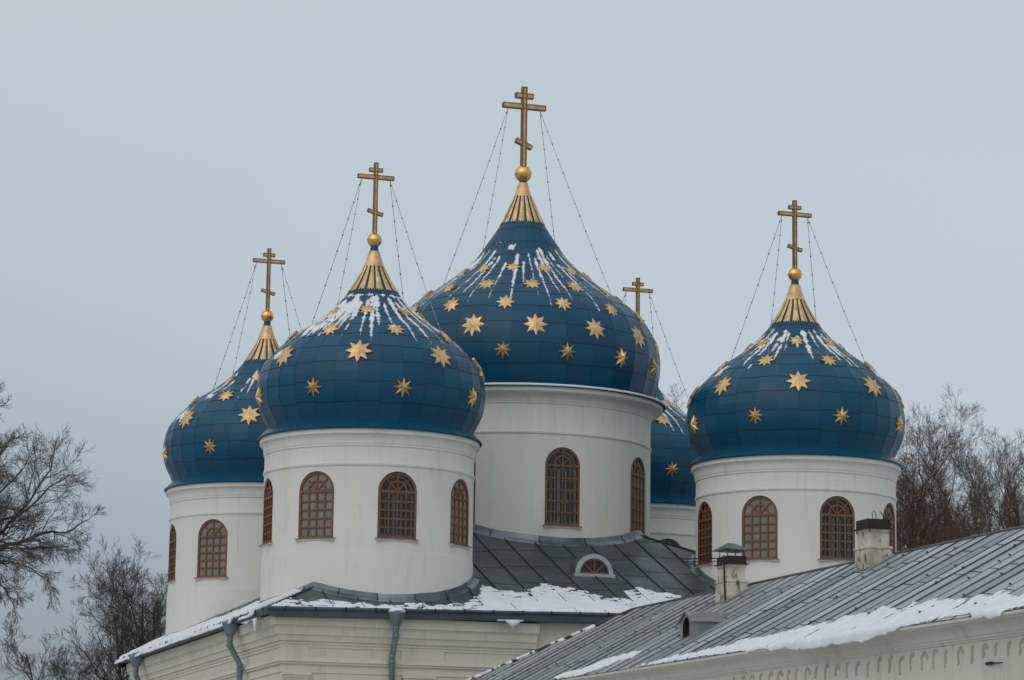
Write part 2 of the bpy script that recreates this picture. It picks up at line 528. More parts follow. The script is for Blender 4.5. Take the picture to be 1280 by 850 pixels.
def chain_mesh(a, b, seed):
    rnd = random.Random(seed)
    a, b = Vector(a), Vector(b)
    n = 14
    sag = .012 * (b - a).length
    pts = [a.lerp(b, i / n) - Vector((0, 0, sag * 4 * (i / n) * (1 - i / n))) for i in range(n + 1)]
    mb = MB()
    mb.tube(pts, .010, 5)
    L = (b - a).length
    k = max(4, int(L / .62))
    for i in range(k):
        t = (i + .35 + rnd.uniform(-.08, .08)) / k
        j = min(n - 1, int(t * n)); p = pts[j].lerp(pts[j + 1], t * n - j)
        d = (pts[j + 1] - pts[j]).normalized()
        mb.tube([p - d * .045, p - d * .02, p + d * .02, p + d * .045], [.010, .027, .027, .010], 6)
    return mb.mesh('guy_chain', [M['chain']], 40)

# --- drums: solid of revolution with arched openings
def drum_profile(R, Rc, top, base, string, ledge):
    c = Rc
    out = [(R + .022, base), (R + .022, ledge - .02), (R + .016, ledge), (R, ledge + .04),
           (R, string - .09), (R + .02, string - .075), (R + .042, string - .04), (R + .042, string + .02), (R + .018, string + .05), (R + .018, string + .08), (R, string + .12),
           (R, top - .62), (R + .03, top - .60), (R + .03, top - .54), (R + .045, top - .52)]
    for i in range(7):
        t = i / 6
        out.append((R + .05 + (c - .05 - R - .05) * (1 - cos(t * PI / 2)), top - .50 + .27 * sin(t * PI / 2)))
    out += [(c - .045, top - .21), (c, top - .195), (c, top - .02)]
    return out + [(R - .5, top - .02), (R - .5, base)]

def arch_pts(w, h, n=14, inset=0.):
    """outline of an arched opening: bottom centre at the origin, w wide, h high"""
    a = w / 2 - inset; zc = h - w / 2
    pts = [(-a, inset), (a, inset)]
    pts += [(a * cos(t), zc + a * sin(t)) for t in np.linspace(0, PI, n)]
    return [(float(x), float(z)) for x, z in pts]

def drum_mesh(R, Rc, top, base, string, ledge, wins, w, h, z0):
    mb = MB(); mb.lathe(drum_profile(R, Rc, top, base, string, ledge), 128, closed=True)
    o = mb.build('drum', M['drum'])
    cb = MB()
    for ph in wins:
        m4 = Matrix.Rotation(rad(ph), 4, 'Z')
        t = MB(); t.prism(arch_pts(w, h, 24), -R - .4, -R + 1.2)
        cb.add([m4 @ (Vector(p) + Vector((0, 0, z0))) for p in t.v], t.f)
    c = cb.build('cutter', M['drum'])
    md = o.modifiers.new('cut', 'BOOLEAN'); md.object = c; md.operation = 'DIFFERENCE'; md.solver = 'EXACT'
    dg = bpy.context.evaluated_depsgraph_get()
    me = bpy.data.meshes.new_from_object(o.evaluated_get(dg), depsgraph=dg)
    om, cm = o.data, c.data
    bpy.data.objects.remove(o); bpy.data.objects.remove(c)
    bpy.data.meshes.remove(om); bpy.data.meshes.remove(cm)
    me.polygons.foreach_set('use_smooth', [True] * len(me.polygons))
    me.update(); me.set_sharp_from_angle(angle=rad(28))
    return me

def window_meshes(w, h):
    fw = .075
    a = w / 2; zc = h - a
    f = MB()
    n = 16
    f.ring_prism(arch_pts(w - .02, h - .01, n), arch_pts(w - .02, h - .01, n, fw), -.045, .035)
    bar = .026
    def vb(x, z0, z1): f.box((x, -.008, (z0 + z1) / 2), (bar, .028, (z1 - z0) / 2))
    f.box((0, -.012, zc), (a - fw, .036, .042))
    for q in (-.25, 0, .25): vb(q * (w - 2 * fw), fw - .005, zc - .04)
    rows = max(5, round((zc - fw) / .36))
    rows = 5
    for i in range(1, rows):
        f.box((0, -.006, fw + (zc - .04 - fw) * i / rows), (a - fw, .0245, bar))
    # fan light
    ri = a * .47
    o_ = [((ri + .03) * cos(t), zc + .04 + (ri + .03) * sin(t)) for t in np.linspace(0, PI, 13)]
    i_ = [((ri - .03) * cos(t), zc + .04 + (ri - .03) * sin(t)) for t in np.linspace(0, PI, 13)]
    f.ring_prism(o_, i_, -.034, .022, closed=False)
    for ang in (45, 90, 135):
        d = Vector((cos(rad(ang)), 0, sin(rad(ang))))
        L = a - fw - .02
        Mx = Matrix.Rotation(-rad(ang), 3, 'Y')
        f.box(Vector((0, -.006, zc + .03)) + d * L / 2, (L / 2, .0265, bar * .95), 0, Mx)
    p = MB()
    ap = arch_pts(w - .02, h - .01, n, fw * .7)
    p.add([(x, .012, z) for x, z in ap], [tuple(range(len(ap)))])
    s = MB()
    s.box((.0, -.03, -.055), (w / 2 + .05, .10, .032), 0)
    s.box((.0, -.045, -.016), (w / 2 + .075, .125, .006), 1)
    i = MB()
    i.ring_prism(arch_pts(w - .02, h - .01, n, .06), arch_pts(w - .02, h - .01, n, .15), .17, .22)
    i.box((-.07, .195, zc / 2), (.055, .024, zc / 2 - .1)); i.box((.20, .197, zc / 2), (.028, .02, zc / 2 - .1)); i.box((-.36, .197, zc / 2), (.02, .02, zc / 2 - .1))
    for k in range(1, 6): i.box((0, .193, zc * k / 5.6 + .12), (a - .14, .016, .018))
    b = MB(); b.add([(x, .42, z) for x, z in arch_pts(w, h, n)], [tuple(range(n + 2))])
    return (f.mesh('window', [M['wood']]), p, s.mesh('sill', [M['sill'], M['sill_tin']]), i.mesh('inner_sash', [M['inner']]), b.mesh('dark_interior', [M['dark']]))

def add_windows(loc, R, w, h, z0, phis, kit):
    fm, p, sm, im, bm = kit
    key = id(fm)
    for ph in phis:
        glass = (ph % 90 == 0)
        off = math.sqrt(R * R - (w / 2) ** 2) - .045
        o = link('window', fm, CH)
        m4 = Matrix.Rotation(rad(ph), 4, 'Z')
        o.matrix_local = Matrix.Translation((loc[0], loc[1], z0)) @ m4 @ Matrix.Translation((0, -off, 0))
        tag(o, 'brown arched window with dark glass and a white inner sash' if glass else 'brown arched blind window with grey filled panes')
        pk = ('pane', glass, key)
        if pk not in STAR: STAR[pk] = p.mesh('pane', [M['glass'] if glass else M['blind']])
        link('pane', STAR[pk], o)
        link('sill', sm, o)
        if glass:
            link('inner_sash', im, o); link('dark_interior', bm, o)

# heights of church elements are above the ground
WIN_C = dict(w=1.36, h=2.26, z0=HC - 3.70)
WIN_B = dict(w=1.36, h=2.90, z0=HB - 5.10)
ROOF_M = .4331
ZAP = 12.839 + EYE
ES = 12.70
def roof_z(x, y):
    v = max(abs(x), abs(y))
    k = (v / ES) ** 2
    c = .24 * max(0, 1 - abs(x) / ES) if y < 0 else 0.
    d = -.36 * min(1, max(0, (y + ES) / (2 * ES))) if x < 0 else -.36 * min(1, max(0, (y + ES) / (2 * ES))) * (1 - min(1, x / ES))
    return ZAP - ROOF_M * v + (c + d) * k

dome_c = dome_mesh(PC, .70, 3); dome_b = dome_mesh(PB, .77, 8)
spire_c = spire_mesh(PC, 5.32, 6.25, 6.80, 16, 1); spire_b = spire_mesh(PB, 7.18, 8.3, 8.84, 16, 2)
ball_c, ball_b = ball_mesh(.26), ball_mesh(.335)
drum_c = drum_mesh(RCD, 3.835, HC, 6.6, HC - 1.20, HC - 4.15, (-90, -45, 0, 45), WIN_C['w'], WIN_C['h'], WIN_C['z0'])
drum_b = drum_mesh(RBD, 5.50, HB, 9.0, HB - 1.66, HB - 5.95 - 3, (-45, 0, 45), WIN_B['w'], WIN_B['h'], WIN_B['z0'])
kit_c = window_meshes(WIN_C['w'], WIN_C['h']); kit_b = window_meshes(WIN_B['w'], WIN_B['h'])
post_c = post_mesh(7.40, 10.02, .070, .060); post_b = post_mesh(9.50, 12.72, .105, .085)
bars_c = [(bar_mesh('crossbar', .665, .075, .058), 9.49, 0), (bar_mesh('crossbar', .245, .070, .0575), 9.75, 0), (bar_mesh('crossbar', .29, .062, .0565), 8.21, 15)]
bars_b = [(bar_mesh('crossbar', .885, .105, .083), 11.93, 0), (bar_mesh('crossbar', .37, .105, .0825), 12.36, 0), (bar_mesh('crossbar', .36, .095, .0815), 10.42, 23)]

ROWS_C = [(1.37, .335, .15, 0), (2.60, .46, .065, 1), (3.51, .34, .06, 0), (4.39, .28, .05, 1)]
ROWS_B = [(1.32, .375, .17, 0), (2.31, .47, .07, 1), (3.20, .36, .065, 0), (4.07, .345, .06, 1), (4.93, .29, .05, 0)]
NAMES = {'front': 'front left', 'right': 'right hand', 'rear_left': 'far left', 'rear': 'rear, mostly hidden', 'centre': 'tallest central'}
DOMES = {}
for key, (px, py) in POS.items():
    big = key == 'centre'
    prof, hc = (PB, HB) if big else (PC, HC)
    R = RBD if big else RCD
    dr = link('drum', drum_b if big else drum_c, CH, (px, py, 0)); tag(dr, 'white round drum of the %s dome' % NAMES[key])
    dm = link('dome', dome_b if big else dome_c, CH, (px, py, hc)); tag(dm, '%s blue onion dome with gold stars' % NAMES[key])
    DOMES[key] = dm
    link('gilded_spire', spire_b if big else spire_c, dm)
    zb = 9.22 if big else 7.21
    link('ball', ball_b if big else ball_c, dm, (0, 0, zb))
    n = 14 if big else 8
    vis = {'front': (-95, 98), 'right': (-98, 95), 'rear_left': (-98, 30), 'rear': (-40, 95), 'centre': (-75, 95)}[key]
    for (z, sr, th, odd) in (ROWS_B if big else ROWS_C):
        for k in range(n):
            ph = (k + .5 * odd) * 360 / n
            rel = (ph - VIEW[key] + 180) % 360 - 180
            if vis[0] <= rel <= vis[1]: star(dm, prof, rad(ph), z, sr, th)
    cr = link('cross', post_b if big else post_c, CH, (px, py, hc)); tag(cr, 'three-barred cross on the %s dome' % NAMES[key])
    for (bm_, z, tilt) in (bars_b if big else bars_c):
        o = link('crossbar', bm_, cr, (0, 0, z)); o.rotation_euler = (0, rad(tilt), 0)
    bx, bz = (.66, 11.83) if big else (.52, 9.42)
    ra = 3.85 if big else 2.75
    tt = prof.tz(np.interp(-ra, -prof.a[60:, 0], prof.a[60:, 1])); rr, zz = prof.at(tt)
    for j, (sx, a) in enumerate(((-1, -45), (-1, -135), (1, 45), (1, 135))):
        ch = chain_mesh((sx * bx, 0, bz), P_az(rr, rad(a), zz + .01), j + hash(key) % 7 * 0 + len(key))
        link('guy_chain', ch, cr)
    cfg = WIN_B if big else WIN_C
    add_windows((px, py), R, cfg['w'], cfg['h'], cfg['z0'], {'front': (-90, -45, 0, 45), 'right': (-90, -45, 0, 45), 'rear_left': (-90, -45, 0), 'rear': (0, -45), 'centre': (-45, 0, 45)}[key], kit_b if big else kit_c)

# --- roof: a four-sided metal pyramid under the drums
mb = MB(); sheet = []
NU, NV = 24, 20
rnd = random.Random(5)
for q in range(4):
    c_, s_ = round(cos(q * PI / 2)), round(sin(q * PI / 2))
    vs = []; fs = []
    for j in range(NV + 1):
        v_ = ES * (j / NV)
        for i in range(NU + 1):
            x, y = v_ * (-1 + 2 * i / NU), -v_
            X, Y = c_ * x - s_ * y, s_ * x + c_ * y
            vs.append((X, Y, roof_z(X, Y)))
    for j in range(NV):
        for i in range(NU):
            a = j * (NU + 1) + i
            fs.append((a, a + NU + 1, a + NU + 2, a + 1))
    mb.add(vs, fs, 0)
nroof = len(mb.f)
for q in range(4):
    c_, s_ = round(cos(q * PI / 2)), round(sin(q * PI / 2))
    def rp(x, v_, up=0.):
        X, Y = c_ * x + s_ * v_, s_ * x - c_ * v_
        return Vector((X, Y, roof_z(X, Y) + up))
    x = -11.6
    k = 0
    while x < 11.8:
        v0 = max(abs(x), 2.)
        n = max(2, int((ES - v0) / .8))
        for i in range(n):
            a, b_ = v0 + (ES - v0) * i / n, v0 + (ES - v0) * (i + 1) / n
            vs = [rp(x - .016, a, -.01), rp(x - .012, a, .045), rp(x + .012, a, .045), rp(x + .016, a, -.01),
                  rp(x - .016, b_, -.01), rp(x - .012, b_, .045), rp(x + .012, b_, .045), rp(x + .016, b_, -.01)]
            mb.add(vs, [(0, 4, 5, 1), (1, 5, 6, 2), (2, 6, 7, 3), (4, 7, 6, 5)], 1)
        # cross joints, staggered from bay to bay
        v_ = v0 + (.4 if k % 2 else 1.1) + rnd.uniform(-.1, .1)
        while v_ < ES - .3:
            if abs(x + 1.06) < v_:
                vs = [rp(x, v_, .002), rp(x, v_ + .022, .012), rp(x + 1.06, v_ + .022, .012), rp(x + 1.06, v_, .002)]
                mb.add(vs, [(0, 1, 2, 3)], 1)
            v_ += 1.75
        x += 1.06; k += 1
for q in range(4):      # hips
    c_, s_ = (-1, 1, 1, -1)[q], (-1, -1, 1, 1)[q]
    pts = [Vector((c_ * t, s_ * t, roof_z(c_ * t, s_ * t) + .01)) for t in np.linspace(3, ES, 10)]
    mb.tube(pts, .045, 6, 1)
rf = mb.build('roof', [M['roof'], M['seam_line']], CH)
at = rf.data.attributes.new('sheet', 'FLOAT', 'FACE')
at.data.foreach_set('value', [float(max(0, fbm(i * .37, 2.2, 1., 2))) * .5 if i < nroof else 0. for i in range(len(rf.data.polygons))])

# --- flashing where a drum goes through the roof
def flashing(loc, R, wide, high, mats, name='flashing'):
    mb = MB(); n = 72
    rnd = random.Random(int(R * 100 + loc[0] * 10))
    rows = []
    for k in range(n):
        a = 2 * PI * k / n
        def q(r, up):
            x, y = loc[0] + r * cos(a), loc[1] + r * sin(a)
            return (x, y, roof_z(x, y) + up)
        x, y = loc[0] + R * cos(a), loc[1] + R * sin(a)
        top = roof_z(x, y) + high + .03 * fbm(k * .4, R)
        rows.append([(x, y, top), (loc[0] + (R + .03) * cos(a), loc[1] + (R + .03) * sin(a), top - .02), q(R + .05, high * .35), q(R + wide, .025), q(R + wide + .01, -.02)])
    for k in range(n):
        A, B = rows[k], rows[(k + 1) % n]
        mi = 0 if (k // 4) % 3 != 1 else 1
        for i in range(4):
            mb.add([A[i], A[i + 1], B[i + 1], B[i]], [(0, 1, 2, 3)], mi)
        if k % 4 == 0:
            mb.tube([Vector(A[1]), Vector(A[2]) + Vector((0, 0, .01)), Vector(A[3]) + Vector((0, 0, .01))], .022, 5, 2)
    return mb.build(name, mats, CH)
flashing(POS['centre'], RBD + .035, .24, .24, [M['flash'], M['flash_dark'], M['seam_line']])
for k in ('front', 'right', 'rear_left', 'rear'):
    flashing(POS[k], RCD + .035, .22, .20, [M['flash_dark'], M['flash'], M['seam_line']])

# --- gutter and fascia around the eaves
mb = MB()
def per(side, u):
    return [(u, -ES), (ES, u), (-u, ES), (-ES, -u)][side]
for side in range(4):
    us = np.linspace(-ES, ES, 25)
    nx, ny = [(0, -1), (1, 0), (0, 1), (-1, 0)][side]
    rings = []
    for u in us:
        x, y = per(side, float(u))
        zt = roof_z(x, y)
        lean = -.05 + .0 * u
        ring = []
        for off, z in ((-.02, .012), (.10, .015), (.125, -.045), (.10, -.10), (.05, -.115), (.035, -.31 if side != 3 else -.15), (-.5, -.33 if side != 3 else -.17), (-.5, -.02)):
            w = 1 + off / ES
            X, Y = x * (w if abs(abs(x) - ES) < 1e-6 else 1), y * (w if abs(abs(y) - ES) < 1e-6 else 1)
            if abs(u) > ES - 1e-6: X, Y = x * w, y * w
            ring.append((X, Y, zt + z))
        rings.append(ring)
    for i in range(24):
        A, B = rings[i], rings[i + 1]
        for k in range(8):
            k2 = (k + 1) % 8
            mb.add([A[k], A[k2], B[k2], B[k]], [(0, 1, 2, 3)], 0)
    for u in np.arange(-12.2, 12.3, 1.02):
        x, y = per(side, float(u)); zt = roof_z(x, y)
        c = (x + nx * .135, y + ny * .135, zt - .045)
        mb.box(c, (.018 if nx == 0 else .012, .018 if ny == 0 else .012, .075), 1)
mb.build('gutter', [M['gutter'], M['iron']], CH)

# --- walls, cornice bands, pilaster capitals
WS = 12.10
mb = MB()
mb.add([(-WS, -WS, 0), (WS, -WS, 0), (WS, WS, 0), (-WS, WS, 0), (-WS, -WS, 9.1), (WS, -WS, 9.1), (WS, WS, 8.6), (-WS, WS, 8.55)],
       [(0, 1, 5, 4), (1, 2, 6, 5), (2, 3, 7, 6), (3, 0, 4, 7)])
mb.build('wall', M['wall'], CH)
mb = MB()
def band(z0, z1, off, x_end, o2=None, drop=.34):
    """a moulding strip along the front wall up to x_end and along the left wall, butted at the corner"""
    o2 = off if o2 is None else o2
    a, b_ = WS + off, WS + o2
    e = .02
    # front
    vs = [(-a, -a, z0), (x_end, -a, z0), (x_end, -b_, z1), (-b_, -b_, z1), (-WS + e, -WS + e, z0), (x_end, -WS + e, z0), (x_end, -WS + e, z1), (-WS + e, -WS + e, z1)]
    mb.add(vs, [(0, 1, 2, 3), (0, 4, 5, 1), (3, 2, 6, 7), (1, 5, 6, 2)])
    d = -drop                                # the side eaves run a little downhill to the back
    vs = [(-a, -a, z0), (-b_, -b_, z1), (-b_, b_, z1 + d), (-a, a, z0 + d), (-WS + e, -WS + e, z0), (-WS + e, -WS + e, z1), (-WS + e, WS, z1 + d), (-WS + e, WS, z0 + d)]
    mb.add(vs, [(0, 1, 2, 3), (0, 3, 7, 4), (1, 5, 6, 2), (3, 2, 6, 7)])
XE = -3.35
band(8.50, 8.83, .34, XE + .05, .36)
band(8.44, 8.50, .28, XE)
band(8.20, 8.44, .22, XE, .25)
band(8.13, 8.20, .17, XE)
band(8.00, 8.13, .13, XE, .16)
band(7.90, 8.00, .07, XE - .25)
band(7.80, 7.90, .035, XE - .45)
band(7.44, 7.50, .06, -4.5)
band(7.33, 7.44, .12, -4.7, .10)
band(7.25, 7.33, .07, -4.8)
band(6.98, 7.02, .035, -5.3)
# slightly forward strips of wall at the corner and over the capital
for (x0, x1) in ((-WS - .03, -11.2), (-8.05, -6.55)):
    mb.box(((x0 + x1) / 2, -WS - .015, 7.63), ((x1 - x0) / 2, .035, .165))
    mb.box(((x0 + x1) / 2, -WS - .016, 6.4), ((x1 - x0) / 2 - .25, .034, .58))
def capital(x0, x1):
    for i, (z, o) in enumerate(((6.93, .17), (6.85, .13), (6.77, .09), (6.70, .06))):
        mb.box(((x0 + x1) / 2, -WS - o / 2, z), ((x1 - x0) / 2 + o - .1, o / 2 + .02, .042))
capital(-7.95, -7.0); capital(-12.0, -11.2)
mb.build('cornice', M['wall'], CH)

# --- downpipes
def downpipe(x, y, nx, ny):
    px_, py_ = x + nx * 12.66 if nx else x, y + ny * 12.66 if ny else y
    tx, ty = (0, 1) if nx else (1, 0)
    zt = roof_z(max(-ES, min(ES, px_)), max(-ES, min(ES, py_))) - .10
    mb = MB()
    def off(o): return (nx * o if nx else x, ny * o if ny else y)
    o0 = 12.74
    x0, y0 = off(o0)
    prof = [(.30, .02), (.31, -.06), (.29, -.10), (.17, -.42), (.135, -.46)]
    vs = MB(); vs.lathe(prof, 14)
    hop = MB(); hop.add([(x0 + p[0], y0 + p[1], zt + p[2]) for p in vs.v], vs.f)
    x1, y1 = off(12.36)
    pts = [(x0, y0, zt - .42), (x0, y0, zt - .80), (x1, y1, zt - 1.45), (x1, y1, 0.)]
    mb.tube(pts, .105, 12)
    for z in (zt - 1.62, zt - 3.6, zt - 5.6):
        mb.tube([(x1, y1, z - .03), (x1, y1, z + .03)], .132, 12)
    for (p, r) in ((pts[1], .128), (pts[2], .128)):
        mb.tube([Vector(p) - Vector((0, 0, .03)), Vector(p) + Vector((0, 0, .03))], r, 12)
    o = mb.build('downpipe', M['pipe'], CH, 40)
    hop.build('hopper', M['pipe'], o, 40)
downpipe(-8.42, 0, 0, -1); downpipe(0, -7.3, -1, 0); downpipe(0, 9.0, -1, 0)

# --- half-round dormer window on the front slope
yb = -8.62; zb = roof_z(0, yb) - .02; xc = .05
R0, R1 = .71, .555
mb = MB()
N_ = 18
def arc(r, n=N_): return [(xc + r * cos(t), zb + .10 + r * sin(t)) for t in np.linspace(0, PI, n)]
mb.ring_prism(arc(R0), arc(R1), yb, yb + .10, 0, closed=False)
mb.box((xc, yb + .02, zb + .045), (R0 + .05, .09, .055), 0)
vs = []
for t in np.linspace(0, PI, N_):
    x_, z_ = xc + (R0 - .02) * cos(t), zb + .08 + (R0 - .02) * sin(t)
    v1 = max(.4, (ZAP - z_) / ROOF_M) - .25
    vs += [(x_, yb + .08, z_), (x_, -v1 + .55 if -v1 + .55 > yb + .1 else yb + .1, z_)]
mb.add(vs, [(2 * i, 2 * i + 1, 2 * i + 3, 2 * i + 2) for i in range(N_ - 1)], 1)
dl = mb.build('dormer_window', [M['dormer'], M['roof']], CH, 35)
dl.data.attributes.new('sheet', 'FLOAT', 'FACE')
mb = MB()
mb.ring_prism(arc(R1 + .01), arc(R1 - .055), yb + .03, yb + .08, 0, closed=False)
mb.box((xc, yb + .055, zb + .135), (R1 - .02, .025, .035))
for ang in (42, 90, 138):
    d = Vector((cos(rad(ang)), 0, sin(rad(ang))))
    mb.box(Vector((xc, yb + .055, zb + .12)) + d * .26, (.26, .022, .026), 0, Matrix.Rotation(-rad(ang), 3, 'Y'))
mb.build('window_frame', M['wood'], dl)
mb = MB(); A_ = arc(R1 + .005); mb.add([(x_, yb + .075, z_) for x_, z_ in A_], [tuple(range(N_))])
mb.build('pane', M['glass'], dl)
mb = MB(); mb.add([(x_, yb + .30, z_) for x_, z_ in A_], [tuple(range(N_))]); mb.build('dark_interior', M['dark'], dl)

# ------------------------------------------------------------------ long gabled building in front, running towards the viewer
BR = bpy.data.objects.new('gabled_building', None); COL.objects.link(BR)
BR.location = (3.88, 90.19, 0); BR.rotation_euler = (0, 0, rad(17.2))
tag(BR, 'long low white building with a grey ribbed metal roof, two chimneys and snowy eaves', 'building')
PT = rad(28.5); RZ = 7.14 + EYE; TE = 5.66
HIPK = 4.9 / 4.29
S1 = 52.
def SR(s, t, up=0.):                        # point on the left roof slope: s along the ridge towards the viewer, t down the slope
    return Vector((-t * cos(PT) - up * sin(PT), -s, RZ - t * sin(PT) + up * cos(PT)))
mb = MB(); sheet = []
rnd = random.Random(12)
BAY = .88
s = -HIPK * TE
seams = []
while s < S1:
    seams.append(s); s += BAY * rnd.uniform(.93, 1.07)
for i in range(len(seams) - 1):
    a, b_ = seams[i], seams[i + 1]
    t0 = max(0, -a / HIPK)
    tone = rnd.random() ** 1.2 * 1.33
    n = 8
    def sd(t, edge):                        # hip cut
        return max(edge, -t * HIPK)
    vs = []; fs = []
    for j in range(n + 1):
        t = t0 + (TE - t0) * j / n
        vs += [SR(sd(t, a), t), SR(sd(t, (a + b_) / 2), t, -.006 + .012 * rnd.random()), SR(sd(t, b_), t)]
    for j in range(n):
        q = j * 3
        fs += [(q, q + 1, q + 4, q + 3), (q + 1, q + 2, q + 5, q + 4)]
    mb.add(vs, fs, 0); sheet += [tone * .75] * len(fs)
nslope = len(mb.f)
# right slope, hipped far end
e0 = SR(-HIPK * TE, TE); r0 = SR(0, 0); r1 = SR(S1, 0); e1 = SR(S1, TE)
mir = lambda p: Vector((-p.x, p.y, p.z))
mb.add([r0, mir(e0), mir(e1), r1], [(0, 3, 2, 1)], 0); mb.add([r0, e0, mir(e0)], [(0, 2, 1)], 0); sheet += [.2, .2]
def rib(p, q, nrm, w, h, mi):
    d = (q - p).normalized(); sd_ = d.cross(nrm).normalized() * w
    vs = [p - sd_ - nrm * .01, p - sd_ * .7 + nrm * h, p + sd_ * .7 + nrm * h, p + sd_ - nrm * .01,
          q - sd_ - nrm * .01, q - sd_ * .7 + nrm * h, q + sd_ * .7 + nrm * h, q + sd_ - nrm * .01]
    mb.add(vs, [(0, 4, 5, 1), (1, 5, 6, 2), (2, 6, 7, 3), (4, 7, 6, 5), (0, 1, 2, 3)], mi)
NRM = Vector((-sin(PT), 0, cos(PT)))
for s in seams[1:]:
    t0 = max(0, -s / HIPK)
    lean = rnd.uniform(-.03, .03)
    ws, hs_ = rnd.uniform(.008, .014), rnd.choice((.012, .022, .034))
    ks = [t0 + (TE + .01 - t0) * q / 5 for q in range(6)]
    js = [s + lean * q / 5 + rnd.uniform(-.022, .022) for q in range(6)]
    if t0 > 0: js[0] = s
    for q in range(5): rib(SR(js[q], ks[q]), SR(js[q + 1], ks[q + 1]), NRM, ws, hs_, 1)
    for k in range(3):                      # clips on the ribs
        if rnd.random() < .42:
            t = rnd.uniform(t0 + .3, TE - .4) if t0 < TE - .8 else None
            if t: mb.box(SR(s, t, .04), (.024, .018, .018), 1)
# cross joints: a short oblique fold on each sheet, in three courses
for tc in (1.05, 2.78, 4.45):
    for i in range(len(seams) - 1):
        a, b_ = seams[i], seams[i + 1]
        if -a / HIPK > tc - .1: continue
        j = rnd.uniform(-.05, .05)
        rib(SR(a, tc - .10 + j, .003), SR(b_, tc + .10 + j, .003), NRM, .011, .012, 1)
# ridge and hip caps
mb.tube([SR(0, 0, .0), SR(S1, 0, .0)], .05, 8, 1)
mb.tube([SR(0, 0), SR(-HIPK * TE, TE)], .045, 6, 1)
sheet += [0] * (len(mb.f) - nslope - 2)
br = mb.build('roof', [M['side_roof'], M['side_seam']], BR)
at = br.data.attributes.new('sheet', 'FLOAT', 'FACE'); at.data.foreach_set('value', [float(x) for x in sheet])

# walls with a coved cornice and a frieze of small arches
EX = TE * cos(PT); EZ = RZ - TE * sin(PT)
WX = EX - .50
mb = MB()
prof = [(EX - .015, EZ - .012), (EX - .02, EZ - .07), (EX - .10, EZ - .10)]
for i in range(6):
    t = i / 5 * PI / 2
    prof.append((WX + .12 + (EX - .12 - WX - .12) * (1 - sin(t)), EZ - .12 - .17 * (1 - cos(t)) - .0))
prof += [(WX + .10, EZ - .33), (WX + .07, EZ - .345), (WX + .07, EZ - .385), (WX + .035, EZ - .40), (WX + .035, EZ - .43), (WX, EZ - .44), (WX, 0)]
sE = -HIPK * TE
def sweep(prof, y0, y1, sgn):
    vs = [(sgn * x, y, z) for y in (y0, y1) for x, z in prof]
    n = len(prof)
    mb.add(vs, [(i, i + 1, n + i + 1, n + i) if sgn < 0 else (n + i, n + i + 1, i + 1, i) for i in range(n - 1)])
y_far = -(sE + .5)
sweep(prof, y_far, -S1, -1); sweep(prof, y_far, -S1, 1)
mb.add([(-WX, y_far, 0), (WX, y_far, 0), (WX, y_far, EZ - .1), (-WX, y_far, EZ - .1)], [(0, 1, 2, 3)])
mb.add([(-EX, y_far, EZ - .012), (EX, y_far, EZ - .012), (EX, -sE, EZ - .012), (-EX, -sE, EZ - .012)], [(0, 1, 2, 3)])
mb.add([(-WX, -S1 + .3, 0), (WX, -S1 + .3, 0), (WX, -S1 + .3, EZ), (0, -S1 + .3, RZ - .1), (-WX, -S1 + .3, EZ)], [(0, 1, 2, 3, 4)])
mb.build('wall', M['side_wall'], BR)
rnd = random.Random(31)
s = 10.
while s < 44:
    zt = EZ - .50 + rnd.uniform(-.03, .03); hgt = .36 + rnd.uniform(-.10, .05); w = .15 + rnd.uniform(-.03, .03)
    n = 9; full_ = rnd.choice((5, 6, 7, 7, 9))
    o_, i_ = [(-w + rnd.uniform(-.02, .02), zt - hgt)], [(-w + .07 + rnd.uniform(0, .03), zt - hgt + rnd.uniform(0, .03))]
    for k in range(3):
        z = zt - hgt + (hgt - w) * (k + 1) / 4
        o_.append((-w + rnd.uniform(-.014, .014), z)); i_.append((-w + .09 + rnd.uniform(-.03, .03), z))
    for q in range(full_):
        t = PI - PI * q / 8
        r0, r1 = w + rnd.uniform(-.016, .016), w - .085 + rnd.uniform(-.03, .03)
        o_.append((r0 * cos(t), zt - w + r0 * sin(t))); i_.append((r1 * cos(t), zt - w + r1 * sin(t)))
    t_ = MB(); t_.ring_prism(o_, i_, -rnd.uniform(.006, .014), .02, closed=False)
    mb = MB(); mb.add([(-WX + p[1], -s - p[0], p[2]) for p in t_.v], [f[::-1] for f in t_.f])
    mb.build('arch_moulding', M['niche'], BR)
    s += .56 + rnd.uniform(-.05, .05)
mb = MB(); mb.tube([(-WX - .02, -33.4, EZ - .90), (-WX - .10, -34.25, EZ - .93)], [.022, .012], 6)
mb.tube([(-WX - .02, -33.4, EZ - .90), (-WX - .05, -33.7, EZ - .905)], [.035, .03], 6)
mb.build('bracket', M['iron'], BR)

